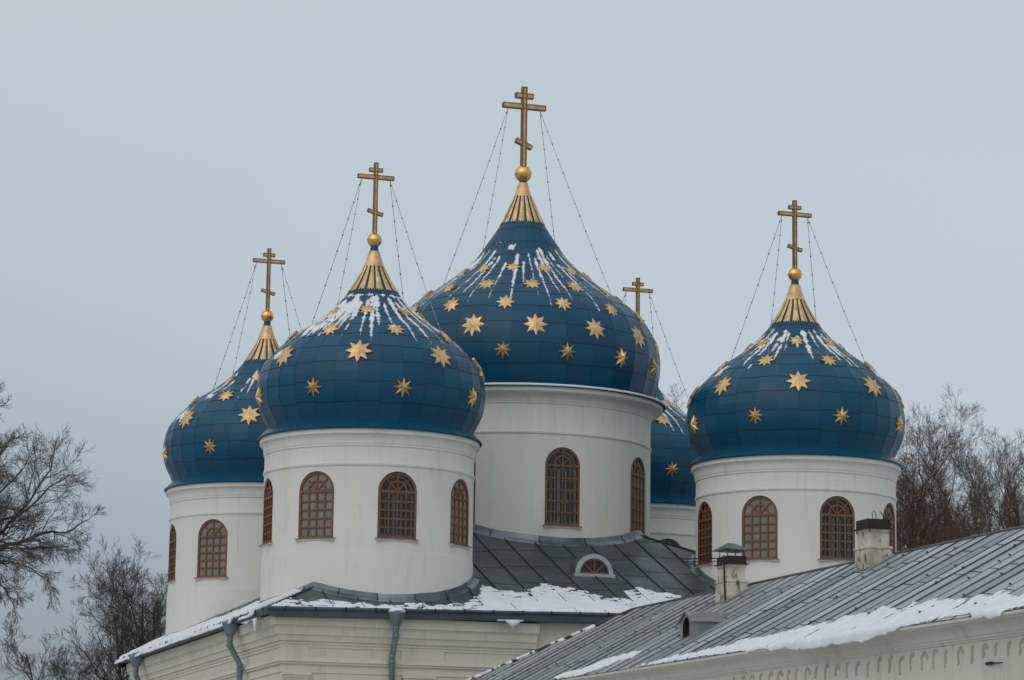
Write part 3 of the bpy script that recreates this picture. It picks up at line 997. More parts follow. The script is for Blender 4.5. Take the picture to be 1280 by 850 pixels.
def chimney(s0, s1, t0, t1, ztop, band_h):
    """body between s0..s1 along the ridge and t0..t1 down the slope"""
    x0, x1 = -t1 * cos(PT), -t0 * cos(PT)
    mb = MB()
    cx, cy = (x0 + x1) / 2, -(s0 + s1) / 2
    hx, hy = (x1 - x0) / 2, (s1 - s0) / 2
    zb = RZ - t1 * sin(PT) - .3
    zm = ztop - .50
    mb.box((cx, cy, (zb + zm) / 2), (hx + .05, hy + .05, (zm - zb) / 2))
    mb.box((cx, cy, zm + .03), (hx + .075, hy + .075, .035))
    mb.box((cx, cy, (zm + ztop) / 2), (hx, hy, (ztop - zm) / 2 - .001))
    mb.box((cx, cy, ztop - .04), (hx + .03, hy + .03, .045))
    c = mb.build('chimney', M['chimney'], BR)
    # roughen the corners
    bv = c.modifiers.new('bevel', 'BEVEL'); bv.width = .02; bv.segments = 2
    k = MB()
    k.box((cx, cy, ztop + .015), (hx + .09, hy + .09, .012))
    k.ring_prism([(-hx - .02, -hy - .02), (hx + .02, -hy - .02), (hx + .02, hy + .02), (-hx - .02, hy + .02)],
                 [(-hx + .04, -hy + .04), (hx - .04, -hy + .04), (hx - .04, hy - .04), (-hx + .04, hy - .04)], 0, band_h)
    for i in range(16): pass
    v = k.v[8:]; k.v[8:] = [(cx + p[0], cy + p[2], ztop + .027 + p[1]) for p in v]
    k.box((cx, cy, ztop + .05), (hx - .05, hy - .05, .02))
    k.build('collar', M['rust'], c)
    fl = MB()
    for (sa, ta, sb, tb) in ((s1 + .07, t0 - .1, s1 + .07, t1 + .1), (s0 - .07, t1 + .1, s1 + .07, t1 + .1)):
        fl.tube([SR(sa, ta, .0), SR(sb, tb, .0)], .05, 6)
    fl.build('flashing', M['vent'], c)
    return c, cx, cy, hx, hy
c1, cx, cy, hx, hy = chimney(9.95, 10.72, .55, 1.15, RZ + .47, .21)
k = MB()
zt = RZ + .70
for sx in (-1, 0, 1):
    for sy in (-1, 1): k.tube([(cx + sx * hx * .9, cy + sy * hy * .8, zt - .05), (cx + sx * hx * .9, cy + sy * hy * .8, zt + .24)], .014, 5)
ex, ey = hx + .13, hy + .10
k.add([(cx - ex, cy - ey, zt + .20), (cx + ex, cy - ey, zt + .17), (cx + ex, cy + ey, zt + .18), (cx - ex, cy + ey, zt + .20), (cx - .1, cy, zt + .40), (cx + .1, cy, zt + .39),
       (cx - ex, cy - ey, zt + .18), (cx + ex, cy - ey, zt + .15), (cx + ex, cy + ey, zt + .16), (cx - ex, cy + ey, zt + .18)],
      [(0, 1, 5, 4), (1, 2, 5), (2, 3, 4, 5), (3, 0, 4), (0, 6, 7, 1), (1, 7, 8, 2), (2, 8, 9, 3), (3, 9, 6, 0), (9, 8, 7, 6)])
k.build('rain_cap', M['cap'], c1)
k = MB(); px_ = cx - hx - .13; py_ = cy - hy - .02
k.tube([(px_ + .05, py_, RZ - .78), (px_, py_, RZ + .70)], .026, 6)
k.tube([(px_, py_, RZ + .62), (px_ - 1.15, py_ + .35, RZ + .58)], .017, 6)
k.tube([(px_, py_, RZ + .54), (px_ - .95, py_ + .5, RZ + .52)], .013, 6)
k.box((px_ - 1.17, py_ + .35, RZ + .58), (.05, .03, .035))
k.build('mast', M['iron'], c1)
c2, cx, cy, hx, hy = chimney(18.75, 19.45, .15, .79, RZ + .62, .22)
k = MB(); zt = RZ + .83
k.tube([(cx - .15, cy - .3, zt), (cx - .16, cy - .3, zt + .18), (cx - .12, cy - .3, zt + .24), (cx - .06, cy - .3, zt + .20), (cx - .05, cy - .3, zt)], .011, 5)
k.build('iron_hook', M['iron'], c2); k = MB()
k.tube([(cx + .22, cy - .2, zt - .02), (cx + .19, cy - .2, zt + .12), (cx + .12, cy - .2, zt + .24), (cx + .10, cy - .2, zt + .23)], .014, 5)
k.build('iron_hook', M['iron'], c2)

# roof vent: a small gabled box whose open front faces down the slope
VS0, VS1 = 13.3, 14.25
VT = 3.86
xf = -VT * cos(PT) ; zf = RZ - VT * sin(PT)
mb = MB()
yc = -(VS0 + VS1) / 2; hw = (VS1 - VS0) / 2
hs, hr = .42, .66                            # side height at the front, ridge height
back_s = xf + hs / math.tan(PT) ; back_r = xf + hr / math.tan(PT)
A = lambda y, z, x=xf: (x, y, z)
th = .02
vs = [A(yc - hw, zf - .15), A(yc + hw, zf - .15), A(yc + hw, zf + hs), A(yc, zf + hr), A(yc - hw, zf + hs),
      (back_s, yc - hw, zf + hs), (back_s, yc + hw, zf + hs), (back_r, yc, zf + hr), (xf, yc - hw, zf - .15), (xf, yc + hw, zf - .15)]
mb.add(vs, [(0, 5, 4), (1, 2, 6)], 0)        # cheeks
# front with an arched opening
ow, oh = hw * .52, .42
out = [(-hw, -.15), (hw, -.15), (hw, hs), (0, hr), (-hw, hs)]
ar = [(-ow, -.02), (ow, -.02)] + [(ow * cos(t), oh - ow + .12 + ow * sin(t)) for t in np.linspace(0, PI, 9)]
m_ = len(ar)
fv = [(xf - .005, yc - p[0], zf + p[1]) for p in out] + [(xf - .005, yc - p[0], zf + p[1]) for p in ar]
o5 = 5
mb.add(fv, [(0, 1, o5 + 1, o5), (1, 2, o5 + 3, o5 + 2, o5 + 1), (2, 3, o5 + 6, o5 + 5, o5 + 4, o5 + 3), (3, 4, o5 + 9, o5 + 8, o5 + 7, o5 + 6), (4, 0, o5, o5 + 10, o5 + 9)], 0)
# roof plates
ov = .06
for sg in (-1, 1):
    p = [(xf - ov, yc + sg * (hw + .05), zf + hs - .03), (xf - ov, yc, zf + hr + .02), (back_r + .05, yc, zf + hr + .02), (back_s + .10, yc + sg * (hw + .05), zf + hs - .03)]
    q = [(a[0], a[1], a[2] + .025) for a in p]
    mb.add(p + q, [(0, 1, 2, 3), (4, 7, 6, 5), (0, 4, 5, 1), (1, 5, 6, 2), (2, 6, 7, 3), (3, 7, 4, 0)], 0)
vent = mb.build('roof_vent', [M['vent']], BR)
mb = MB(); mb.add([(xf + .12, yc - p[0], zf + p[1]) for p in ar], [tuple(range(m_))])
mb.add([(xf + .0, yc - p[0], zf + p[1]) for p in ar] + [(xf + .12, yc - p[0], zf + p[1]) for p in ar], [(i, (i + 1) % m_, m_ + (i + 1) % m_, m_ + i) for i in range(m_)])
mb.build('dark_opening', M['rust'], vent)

# ------------------------------------------------------------------ snow lying on things
COVER = []
def snow_sheet(grid, mask, hmax, full, parent_matrix, label, under=.02, soft=.10):
    """grid(i, j) -> point, normal; mask array: > 0 where snow lies, in metres from the edge"""
    ni, nj = mask.shape
    keep = np.zeros((ni, nj), bool)
    pos = mask > 0
    cell = pos[:-1, :-1] | pos[1:, :-1] | pos[:-1, 1:] | pos[1:, 1:]
    idx = {}
    v = []; f = []; cov = []
    def vid(i, j):
        k = (i, j)
        if k not in idx:
            p, n = grid(i, j)
            m_ = mask[i, j]
            if m_ > 0:
                p = p + n * (hmax(i, j) * min(1., m_ / soft) ** .6 + .004)
            else:                           # pull the rim onto the zero line
                q = Vector((0, 0, 0)); c = 0
                for di in (-1, 0, 1):
                    for dj in (-1, 0, 1):
                        a, b = i + di, j + dj
                        if 0 <= a < ni and 0 <= b < nj and mask[a, b] > 0:
                            pn, _ = grid(a, b)
                            q += pn.lerp(p, mask[a, b] / (mask[a, b] - m_ + 1e-6)); c += 1
                p = (q / c if c else p) - n * .004
            idx[k] = len(v); v.append(tuple(p)); cov.append(min(1., max(0., m_) / full))
        return idx[k]
    for i, j in np.argwhere(cell):
        f.append((vid(i, j), vid(i + 1, j), vid(i + 1, j + 1), vid(i, j + 1)))
    COVER.extend(cov)
    return v, f

def finish_snow(v, f, label, mat4, extra=None):
    me = bpy.data.meshes.new('snow')
    cov = list(COVER); COVER.clear()
    if extra:
        cov += [1.] * len(extra.v)
        b = len(v); v = v + [tuple(p) for p in extra.v]; f = f + [tuple(i + b for i in q) for q in extra.f]
    me.from_pydata(v, [], f); me.materials.append(M['snow'])
    me.polygons.foreach_set('use_smooth', [True] * len(f)); me.update()
    at = me.attributes.new('cover', 'FLOAT', 'POINT'); at.data.foreach_set('value', cov)
    o = link('snow', me); o.matrix_world = mat4
    tag(o, label, 'snow', kind='stuff')
    return o

CHM = Matrix.Translation((.2532, 109.6406, 0)) @ Matrix.Rotation(TH, 4, 'Z')

def dome_snow(key, seed, streak_p, w0, z_top, z_end, collar, limb, rows, blob_p, label, skirt=False):
    rnd = random.Random(seed)
    big = key == 'centre'
    prof, hc = (PB, HB) if big else (PC, HC)
    dphi = rad(.55) if not big else rad(.42)
    a0 = rad(VIEW[key] - 100); na = int(rad(200) / dphi)
    tlo, thi = prof.tz(z_end[0]) - .5, prof.tz(z_top[1]) + .25
    dt = .035
    nt_ = int((thi - tlo) / dt)
    mask = np.full((na, nt_), -1.)
    w = 2 * PI / NSEG
    streaks = []
    for k in range(NSEG):
        for sub_ in (0., .5):
            if rnd.random() > (streak_p if sub_ == 0 else streak_p * (.38 if big else .42)): continue
            streaks.append((k * w + sub_ * w + rnd.uniform(-.02, .02), prof.tz(rnd.uniform(*z_top)), prof.tz(rnd.uniform(*z_end)), w0 * rnd.uniform(.55, 1.3), rnd.uniform(0, 50)))
    blobs = []
    n = 14 if big else 8
    for (z, sr, odd) in rows:
        for k in range(n):
            if rnd.random() < blob_p: blobs.append(((k + .5 * odd) * 2 * PI / n + rnd.uniform(-.02, .02), prof.tz(z) + rnd.uniform(.02, .16), sr * rnd.uniform(.55, .95), rnd.uniform(0, 50)))
    rr = [prof.at(tlo + j * dt) for j in range(nt_)]
    hm = np.full((na, nt_), .014)
    for (c, t1, t0, ww, sd) in streaks:
        for i in range(max(0, int((c - .25 - a0) / dphi)), min(na, int((c + .25 - a0) / dphi) + 1)) if a0 < c < a0 + na * dphi else [int(((c - a0) % (2 * PI)) / dphi)] * 0:
            pass
        cc = a0 + ((c - a0) % (2 * PI))
        if cc > a0 + na * dphi: continue
        i0 = int((cc - a0) / dphi)
        for j in range(nt_):
            t = tlo + j * dt
            if not (t0 - .1 < t < t1 + .1): continue
            r = rr[j][0]
            fr_ = (t - t0) / max(.2, t1 - t0)
            brk = fbm(t * 1.3 + sd, sd, 0, 3)
            half = ww * (.35 + .65 * min(1, max(0, fr_))) * (.78 + .45 * fbm(t * 5.5 + sd, 3.1, sd, 3)) - max(0, (-.27 if key == 'right' else -.42) - brk) * .35
            half *= min(1, max(0, (t - t0) / .25 + .2)) * min(1, max(0, (t1 - t) / .2 + .2))
            if half <= .008: continue
            shift = .03 * fbm(t * 2.2, sd, 1, 2)
            nn = int(half / r / dphi) + 2
            for i in range(max(0, i0 - nn), min(na, i0 + nn + 1)):
                d = abs((a0 + i * dphi - cc) * r - shift)
                val = half - d + .022 * fbm(i * .31, j * .25, sd, 3)
                if val > mask[i, j]: mask[i, j] = val
    for (c, tc, br_, sd) in blobs:
        cc = a0 + ((c - a0) % (2 * PI))
        if cc > a0 + na * dphi: continue
        i0 = int((cc - a0) / dphi); j0 = int((tc - tlo) / dt)
        r = prof.at(tc)[0]
        ni, nj = int(br_ * 1.6 / r / dphi) + 1, int(br_ * 1.6 / dt) + 1
        for i in range(max(0, i0 - ni), min(na, i0 + ni + 1)):
            for j in range(max(0, j0 - nj), min(nt_, j0 + nj + 1)):
                dx, dy = (a0 + i * dphi - cc) * r, (tlo + j * dt - tc)
                val = br_ - math.hypot(dx, dy * 1.35) + .20 * br_ * 1.6 * fbm(dx * 6 + sd, dy * 6, sd, 4) - .04
                if val > 0: hm[i, j] = max(hm[i, j], .125 * min(1, val / .12))
                if val > mask[i, j]: mask[i, j] = val
    if collar:
        tcn, th_ = collar
        tcn = prof.tz(tcn)
        for i in range(na):
            a = a0 + i * dphi
            lim = th_ * (.55 + .9 * fbm(a * 3.1, seed, 0, 3))
            for j in range(nt_):
                d = abs(tlo + j * dt - tcn - .08 * fbm(a * 2, 7, seed))
                val = lim - d + .09 * fbm(i * .12, j * .16, seed, 4)
                if val > mask[i, j]: mask[i, j] = val
    if limb:                                # broader drifts low on the side that faced the weather
        for (ca, zc_, wa, wt) in limb:
            for i in range(na):
                a = math.degrees(a0 + i * dphi) - VIEW[key]
                for j in range(nt_):
                    t = tlo + j * dt
                    u = max(abs(a - ca) / wa, abs(t - prof.tz(zc_)) / wt)
                    if u < 1.5:
                        val = (1 - u) * .16 + .16 * fbm(i * .10, j * .05, seed + ca, 4)
                        if val > mask[i, j]: mask[i, j] = val
    def grid(i, j):
        a = a0 + i * dphi; t = tlo + j * dt
        r, z = rr[j]; nr, nz = prof.normal(t)
        return P_az(facet_r(r, a), a, z), P_az(nr, a, nz)
    v, f = snow_sheet(grid, mask, lambda i, j: hm[i, j], .15, None, label, under=.03, soft=.07)
    ex = None
    if skirt:
        ex = MB()
        (r0_, z0_), (r1_, z1_) = prof.skirt
        seg = 90
        prev = None
        for q in range(seg + 1):
            a = rad(VIEW[key] - 95 + 190 * q / seg)
            w_ = max(.036, .055 + .06 * fbm(q * .5, 4, seed, 4))
            ring = [P_az(r0_ + .012, a, z0_ - .02), P_az(r0_ + .018, a, z0_ + .025 + .02 * fbm(q * .6, 1)), P_az(r0_ - w_ * .7, a, z0_ + .06), P_az(r0_ - w_ * 1.6, a, z0_ + .06)]
            if prev is not None and w_ > .035:
                for k in range(3): ex.add([prev[k], ring[k], ring[k + 1], prev[k + 1]], [(0, 1, 2, 3)])
            prev = ring
    px_, py_ = POS[key]
    return finish_snow(v, f, label, CHM @ Matrix.Translation((px_, py_, hc)), ex)

dome_snow('centre', 5, 1., .11, (5.2, 6.05), (2.75, 3.7), None, [(-60, 5.3, 12, .35), (-34, 6.35, 9, .14), (-12, 6.42, 4, .10), (-15, 5.95, 5, .14), (72, 4.6, 9, .35)],
          [(4.93, .20, 0), (4.07, .20, 1), (3.20, .12, 0)], .7, 'snow streaks down the seams of the tallest central dome', True)
dome_snow('front', 9, 1., .175, (4.7, 5.15), (2.95, 3.7), (5.05, .10), [(-62, 2.75, 6, .28), (-76, 2.2, 4, .45), (-50, 3.7, 9, .32), (-35, 4.5, 8, .25), (62, 3.7, 5, .3)],
          [(4.39, .24, 1), (3.51, .24, 0)], .9, 'thick streaks and patches of snow on the front left dome')
dome_snow('right', 14, .85, .145, (4.5, 5.15), (3.1, 4.1), None, [(-60, 3.3, 5, .25), (70, 3.3, 6, .3)],
          [(4.39, .18, 1), (3.51, .14, 0)], .5, 'thin broken streaks of snow on the right hand dome')
dome_snow('rear_left', 21, .9, .145, (4.2, 4.9), (2.8, 3.7), None, [(-66, 2.9, 6, .35), (-50, 3.6, 5, .2)],
          [(4.39, .2, 1), (3.51, .2, 0)], .7, 'streaks of snow on the far left dome')
dome_snow('rear', 27, .9, .12, (4.4, 4.9), (2.8, 3.5), None, [(60, 3.6, 8, .3)],
          [(3.51, .22, 0), (2.60, .2, 1)], .8, 'streaks of snow on the mostly hidden rear dome')

# snow on the church roof
def bound(tab, x):
    xs, ys = zip(*tab)
    return float(np.interp(x, xs, ys))
FRONT = [(-12.8, 11.6), (-11.6, 11.9), (-9.8, 12.15), (-6.6, 12.2), (-5.6, 11.7), (-5.0, 10.9), (-4.6, 10.05), (-4.1, 10.55), (-3.3, 10.5), (-2.35, 9.75), (-1.2, 9.95), (-.75, 10.5), (-.35, 11.0), (.50, 11.15), (.56, 10.1), (1.3, 9.75), (2.3, 10.2), (3.2, 11.0), (6, 11.6), (10, 12.0), (12.7, 12.2)]
dx = .035
xs = np.arange(-12.8, 6.5, dx); vs_ = np.arange(9.3, 12.84, dx)
mask = np.zeros((len(xs), len(vs_)))
for i, x in enumerate(xs):
    b0 = bound(FRONT, x) + .22 * fbm(x * 1.1, 3.3, 0, 5) + .06
    for j, v_ in enumerate(vs_):
        m_ = min(v_ - b0 - .30 * fbm(x * 2.6, v_ * 6.0, 1.7, 6), 12.80 + .05 * fbm(x * 1.2, 8, 0, 3) - v_)
        hole = fbm(x * 2.6, v_ * 7.5, 9.1, 5) - .13
        if hole > 0 and v_ - b0 < .85: m_ = min(m_, -hole)
        if x < -v_ - .02: m_ = -1
        mask[i, j] = m_
def grid(i, j):
    x, v_ = float(xs[i]), float(vs_[j])
    ve = min(v_, 12.72)
    return Vector((x, -v_, roof_z(max(-ve, x), -ve) + .005)), Vector((0, -.3, .95))
v1, f1 = snow_sheet(grid, mask, lambda i, j: .035 + .02 * fbm(xs[i] * .8, vs_[j] * .8), .07, None, '', under=.03, soft=.14)
ys_ = np.arange(-12.8, 12.9, .06); vl = np.arange(10.2, 12.95, .05)
mask2 = np.zeros((len(ys_), len(vl)))
for i, y in enumerate(ys_):
    b0 = 10.75 + .35 * fbm(y * .8, 6.3, 0, 4) + (.5 if y < -8 else 0) + (3 if y < -11.0 else 0)
    over = 12.90 + .05 * fbm(y * .7, 1.3, 0, 3)
    if -8.9 < y < -7.7: over = 12.70
    for j, v_ in enumerate(vl):
        m_ = min(v_ - b0, over - v_)
        if abs(y) > v_ + .02: m_ = -1
        mask2[i, j] = m_
def grid2(i, j):
    y, v_ = float(ys_[i]), float(vl[j])
    ve = min(v_, 12.72)
    return Vector((-v_, y, roof_z(-ve, max(-ve, min(ve, y))) + .005 - (v_ - ve) * 1.1)), (Vector((-.3, 0, .95)) if v_ <= 12.7 else Vector((-.85, 0, .55)))
v2, f2 = snow_sheet(grid2, mask2, lambda i, j: (.15 if vl[j] < 12.7 else .09) + .06 * fbm(ys_[i] * .6, vl[j] * .6), .07, None, '', under=.03, soft=.18)
b_ = len(v1)
ex = MB()
# lumps hanging from the gutters and lying in the hoppers
def lump(pts, th):
    """a hanging flap: outline of (u, z) along the front eaves"""
    return pts
rnd = random.Random(3)
def flap(front, u0, u1, zdrop, thick):
    n = 10
    top = []; bot = []
    for i in range(n + 1):
        u = u0 + (u1 - u0) * i / n
        x, y = (u, -12.86) if front else (-12.86, u)
        z = roof_z(max(-12.7, min(12.7, x)), max(-12.7, min(12.7, y))) - .30
        k = i / n
        dz = zdrop * max(.16, 1 - abs(k - .62) / .36) * (1 + .2 * fbm(i, u0))
        top.append((x, y, z)); bot.append((x, y, z - dz))
    nx, ny = (0, -1) if front else (-1, 0)
    for i in range(n):
        for (A, B, o0, o1) in ((top, bot, thick, thick * .45),):
            a = (A[i][0] + nx * o0, A[i][1] + ny * o0, A[i][2]); b = (B[i][0] + nx * o1, B[i][1] + ny * o1, B[i][2])
            c = (B[i + 1][0] + nx * o1, B[i + 1][1] + ny * o1, B[i + 1][2]); d = (A[i + 1][0] + nx * o0, A[i + 1][1] + ny * o0, A[i + 1][2])
            a2, b2, c2, d2 = A[i], B[i], B[i + 1], A[i + 1]
            e = [(p[0] - nx * .12, p[1] - ny * .12, p[2] + .02) for p in (A[i], A[i + 1])]
            ex.add([a, b, c, d, a2, b2, c2, d2, e[0], e[1]], [(0, 1, 2, 3), (1, 5, 6, 2), (5, 4, 7, 6), (0, 3, 9, 8)])
flap(True, -4.95, -4.05, .28, .10)
flap(False, -11.9, -11.2, .45, .08)
flap(False, -11.2, -9.6, .10, .07)
t_ = MB(); t_.lathe([(.001, .10), (.16, .08), (.27, .02), (.30, -.05)], 14)
zt = roof_z(-8.42, -12.7) - .10
ex.add([(-8.42 + p[0], -12.80 + p[1] * .8, zt + .05 + p[2]) for p in t_.v], t_.f)
finish_snow(v1 + v2, f1 + [tuple(i + b_ for i in q) for q in f2], 'patches of snow along the eaves of the church roof', CHM, ex)

# snow along the eaves of the gabled building
UP = [(13.2, 5.9), (14.5, 5.58), (16, 5.36), (19, 5.0), (23, 4.62), (27, 4.27), (31, 4.40), (34.5, 4.72), (38, 4.72), (44, 4.5), (50, 4.6)]
LOW = [(13, 5.70), (19.8, 5.62), (23, 5.72), (26, 5.82), (28.5, 5.84), (31, 5.68), (32.5, 5.52), (33.5, 5.52), (33.9, 5.74), (35.0, 5.76), (35.2, 5.58), (38, 5.70), (44, 5.8), (50, 5.7)]
ss = np.arange(13., 46., .045); ts = np.arange(3.7, 6.12, .03)
mask = np.zeros((len(ss), len(ts)))
seam_a = np.array(seams)
rnd = random.Random(77); joff = [rnd.uniform(-.16, .16) for _ in seams]
for i, s in enumerate(ss):
    k = int(np.searchsorted(seam_a, s)) - 1
    fr_ = (s - seam_a[k]) / BAY
    b0 = .06 + bound(UP, s) + joff[k] * .75 + .18 * (fr_ - .5) + .07 * fbm(s * 3.3, 1.1, 0, 5)
    lo_ = bound(LOW, s) + .05 * fbm(s * 1.6, 4.4, 0, 4)
    for j, t in enumerate(ts):
        m_ = min(t - b0 - .16 * fbm(s * 5.5, t * 1.6, 2., 4), lo_ - t)
        hole = fbm(s * 4.5, t * 2.2, 6.6, 5) - .30
        if hole > 0 and t - b0 < .35: m_ = min(m_, -hole)
        mask[i, j] = m_
def grid3(i, j):
    s, t = float(ss[i]), float(ts[j])
    if t <= TE: return SR(s, t), NRM
    p = SR(s, TE); o = t - TE
    return p + Vector((-o * .30, 0, -o * 1.15)), Vector((-.85, 0, .5))
v1, f1 = snow_sheet(grid3, mask, lambda i, j: .042 + .03 * fbm(ss[i] * 1.3, ts[j] * 2.3) - (.02 if abs(((ss[i] - seam_a[int(np.searchsorted(seam_a, ss[i])) - 1]) / BAY) % 1 - .0) < .1 and ts[j] < TE - .5 else 0), .07, None, '', under=.03, soft=.12)
# the smaller drift lower left, broken into streaks along the sheets
ss2 = np.arange(4.8, 12.6, .05); ts2 = np.arange(4.0, 5.72, .04)
mask2 = np.zeros((len(ss2), len(ts2)))
POLY_UP = [(4.8, 5.9), (6.6, 5.75), (7.6, 5.25), (8.8, 5.0), (9.4, 4.78), (11.2, 4.50), (11.9, 4.6), (12.2, 5.0), (12.3, 5.9)]
POLY_LO = [(4.8, 5.66), (9.5, 5.66), (10.4, 5.45), (11.2, 5.10), (11.8, 4.85), (12.3, 4.8)]
for i, s in enumerate(ss2):
    k = int(np.searchsorted(seam_a, s)) - 1
    for j, t in enumerate(ts2):
        b0 = bound(POLY_UP, s) + joff[k] * .9 + .15 * fbm(s * 2, t * 2, 3, 4)
        m_ = min(t - b0, bound(POLY_LO, s) + .10 * fbm(s * 2.3, 6, 1, 4) - t)
        gap = fbm(s * 5.0, t * .9, 4.4, 3) - .30
        if gap > 0: m_ = min(m_, -gap)
        mask2[i, j] = m_
def grid4(i, j): return SR(float(ss2[i]), float(ts2[j])), NRM
v2, f2 = snow_sheet(grid4, mask2, lambda i, j: .07, .07, None, '', under=.03, soft=.10)
# thin line of snow along the hip
ex = MB()
prev = None
for q in range(60):
    t = 1.0 + 3.6 * q / 59
    w_ = .06 + .12 * fbm(q * .3, 2.2, 5., 3)
    p = SR(-HIPK * t + .06, t)
    ring = [p + NRM * .0, p + NRM * .06 + Vector((0, -.02, 0)), SR(-HIPK * t + .06 + max(.02, w_) * 1.7, t, .05), SR(-HIPK * t + .1 + max(.02, w_) * 2.0, t, -.01)]
    if prev is not None and w_ > .03:
        for k in range(3): ex.add([prev[k], ring[k], ring[k + 1], prev[k + 1]], [(0, 1, 2, 3)])
    prev = ring
b_ = len(v1)
finish_snow(v1 + v2, f1 + [tuple(i + b_ for i in q) for q in f2], 'strip of snow along the eaves of the grey ribbed roof',
            Matrix.Translation((3.88, 90.19, 0)) @ Matrix.Rotation(rad(17.2), 4, 'Z'), ex)

# ------------------------------------------------------------------ bare trees
CAM = Vector((0, 0, EYE))
def at_px(x, y, Y):
    """point at depth Y (metres into the scene) that the photograph shows at pixel x, y"""
    u_, v_ = x - 640, 425 - y
    cr, sr = cos(ROLL), sin(ROLL)
    u, v = (u_ * cr - v_ * sr) / RES_F, (u_ * sr + v_ * cr) / RES_F
    d = Vector((u, cos(PITCH) - v * sin(PITCH), sin(PITCH) + v * cos(PITCH)))
    return CAM + d * (Y / d.y)

class Tree:
    def __init__(s, seed, rmin=.010, trop=.10, droop=0., wob=.16, lean=(0, 0)):
        s.r = random.Random(seed); s.trunk = MB(); s.crown = MB(); s.rmin = rmin
        s.trop = trop; s.droop = droop; s.wob = wob
    def vec(s):
        return Vector((s.r.gauss(0, 1), s.r.gauss(0, 1), s.r.gauss(0, 1)))
    def path(s, p, d, L, r, lev, tap=.25):
        n = (10, 8, 6, 5, 4, 3)[min(lev, 5)]
        pts = [p.copy()]; rs = [r]
        wob = s.wob * (.6, 1., .75, .6, .5, .45)[min(lev, 5)]
        for i in range(n):
            d = (d + s.vec() * wob + Vector((0, 0, s.trop if lev < 3 else s.trop * .5 - s.droop))).normalized()
            p = p + d * (L / n); pts.append(p)
            rs.append(max(s.rmin * .7, r * (1 - (1 - tap) * (i + 1) / n)))
        return pts, rs
    def child_dir(s, d, ang):
        o = s.vec(); o = (o - d * o.dot(d)).normalized()
        return (d * cos(ang) + o * sin(ang)).normalized()
    def spread(s, pts, rs, L, lev, cfg):
        if lev >= len(cfg): return
        cnt, frac, ang, start = cfg[lev]
        k = max(1, int(round(cnt * s.r.uniform(.8, 1.2))))
        n = len(pts) - 1
        for c in range(k):
            t = start + (1 - start) * (c + s.r.random()) / k
            t = min(t, .999)
            i = int(t * n); f_ = t * n - i
            p = pts[i].lerp(pts[i + 1], f_); r = rs[i] * (1 - f_) + rs[i + 1] * f_
            d = (pts[i + 1] - pts[i]).normalized()
            l = L * frac * s.r.uniform(.65, 1.25) * (1.12 - .55 * t)
            cd = s.child_dir(d, rad(s.r.uniform(ang * .65, ang * 1.3)))
            s.branch(p, cd, l, max(s.rmin, r * (.58 if lev < 2 else .5)), lev, cfg)
    def branch(s, p, d, L, r, lev, cfg):
        pts, rs = s.path(p, d, L, r, lev + 1)
        s.emit(pts, rs, lev + 1)
        s.spread(pts, rs, L, lev + 1, cfg)
    def emit(s, pts, rs, lev):
        mb = s.trunk if lev <= 1 else s.crown
        mb.tube(pts, rs, 8 if lev == 0 else 6 if lev == 1 else 4 if lev == 2 else 3, cap=lev <= 1)
    def stem(s, base, d, L, r, cfg):
        pts, rs = s.path(base, d, L, r, 0, .22)
        s.emit(pts, rs, 0)
        s.spread(pts, rs, L, 0, cfg)
    def limb(s, pts, r0, r1, cfg, lev=1):
        pts = [Vector(p) for p in pts]
        q = [pts[0]]
        for a, b in zip(pts, pts[1:]):
            for k in (1, 2, 3):
                q.append(a.lerp(b, k / 3) + s.vec() * (b - a).length * .025)
        rs = [r0 + (r1 - r0) * (i / (len(q) - 1)) ** .8 for i in range(len(q))]
        L = sum((b - a).length for a, b in zip(q, q[1:]))
        s.emit(q, rs, lev)
        s.spread(q, rs, L, lev, cfg)
    def finish(s, label, twig, base, group=None):
        o = bpy.data.objects.new('bare_tree', None); COL.objects.link(o); o.location = base
        tag(o, label, 'tree', group)
        for mb, nm, mt in ((s.trunk, 'trunk', M['bark']), (s.crown, 'crown', twig)):
            if not mb.v: continue
            mb.v = [(x - base[0], y - base[1], z - base[2]) for x, y, z in mb.v]
            mb.build(nm, mt, o, 179)
        return o

GRP = 'bare winter trees behind the church'
def tall_tree(label, px, top, Y, seed, cfg, r=.30, stems=1, lean=0., rmin=.0065, twig='twig', trop=.10, wob=.17, group=GRP, spread_=.22):
    b = at_px(px, 800, Y); b.z = -.1
    H = at_px(px, top, Y).z
    t = Tree(seed, rmin, trop, wob=wob)
    for k in range(stems):
        d = Vector((lean + t.r.uniform(-1, 1) * spread_ * (stems > 1), t.r.uniform(-.5, .5) * spread_ * (stems > 1), 1)).normalized()
        t.stem(b + Vector((t.r.uniform(-.3, .3), t.r.uniform(-.3, .3), 0)) * (stems > 1), d, H * (.84 if k == 0 else t.r.uniform(.72, .82)), r * (1 if k == 0 else .8), cfg)
    zs = sorted(p[2] for p in t.crown.v)
    k = H / zs[int(len(zs) * .9985)]           # grow the whole tree to the height it has in the view
    for mb in (t.trunk, t.crown):
        mb.v = [(b.x + (p[0] - b.x) * (.5 + .5 * k), b.y + (p[1] - b.y) * (.5 + .5 * k), b.z + (p[2] - b.z) * k) for p in mb.v]
    t.finish(label, M[twig], tuple(b), group)

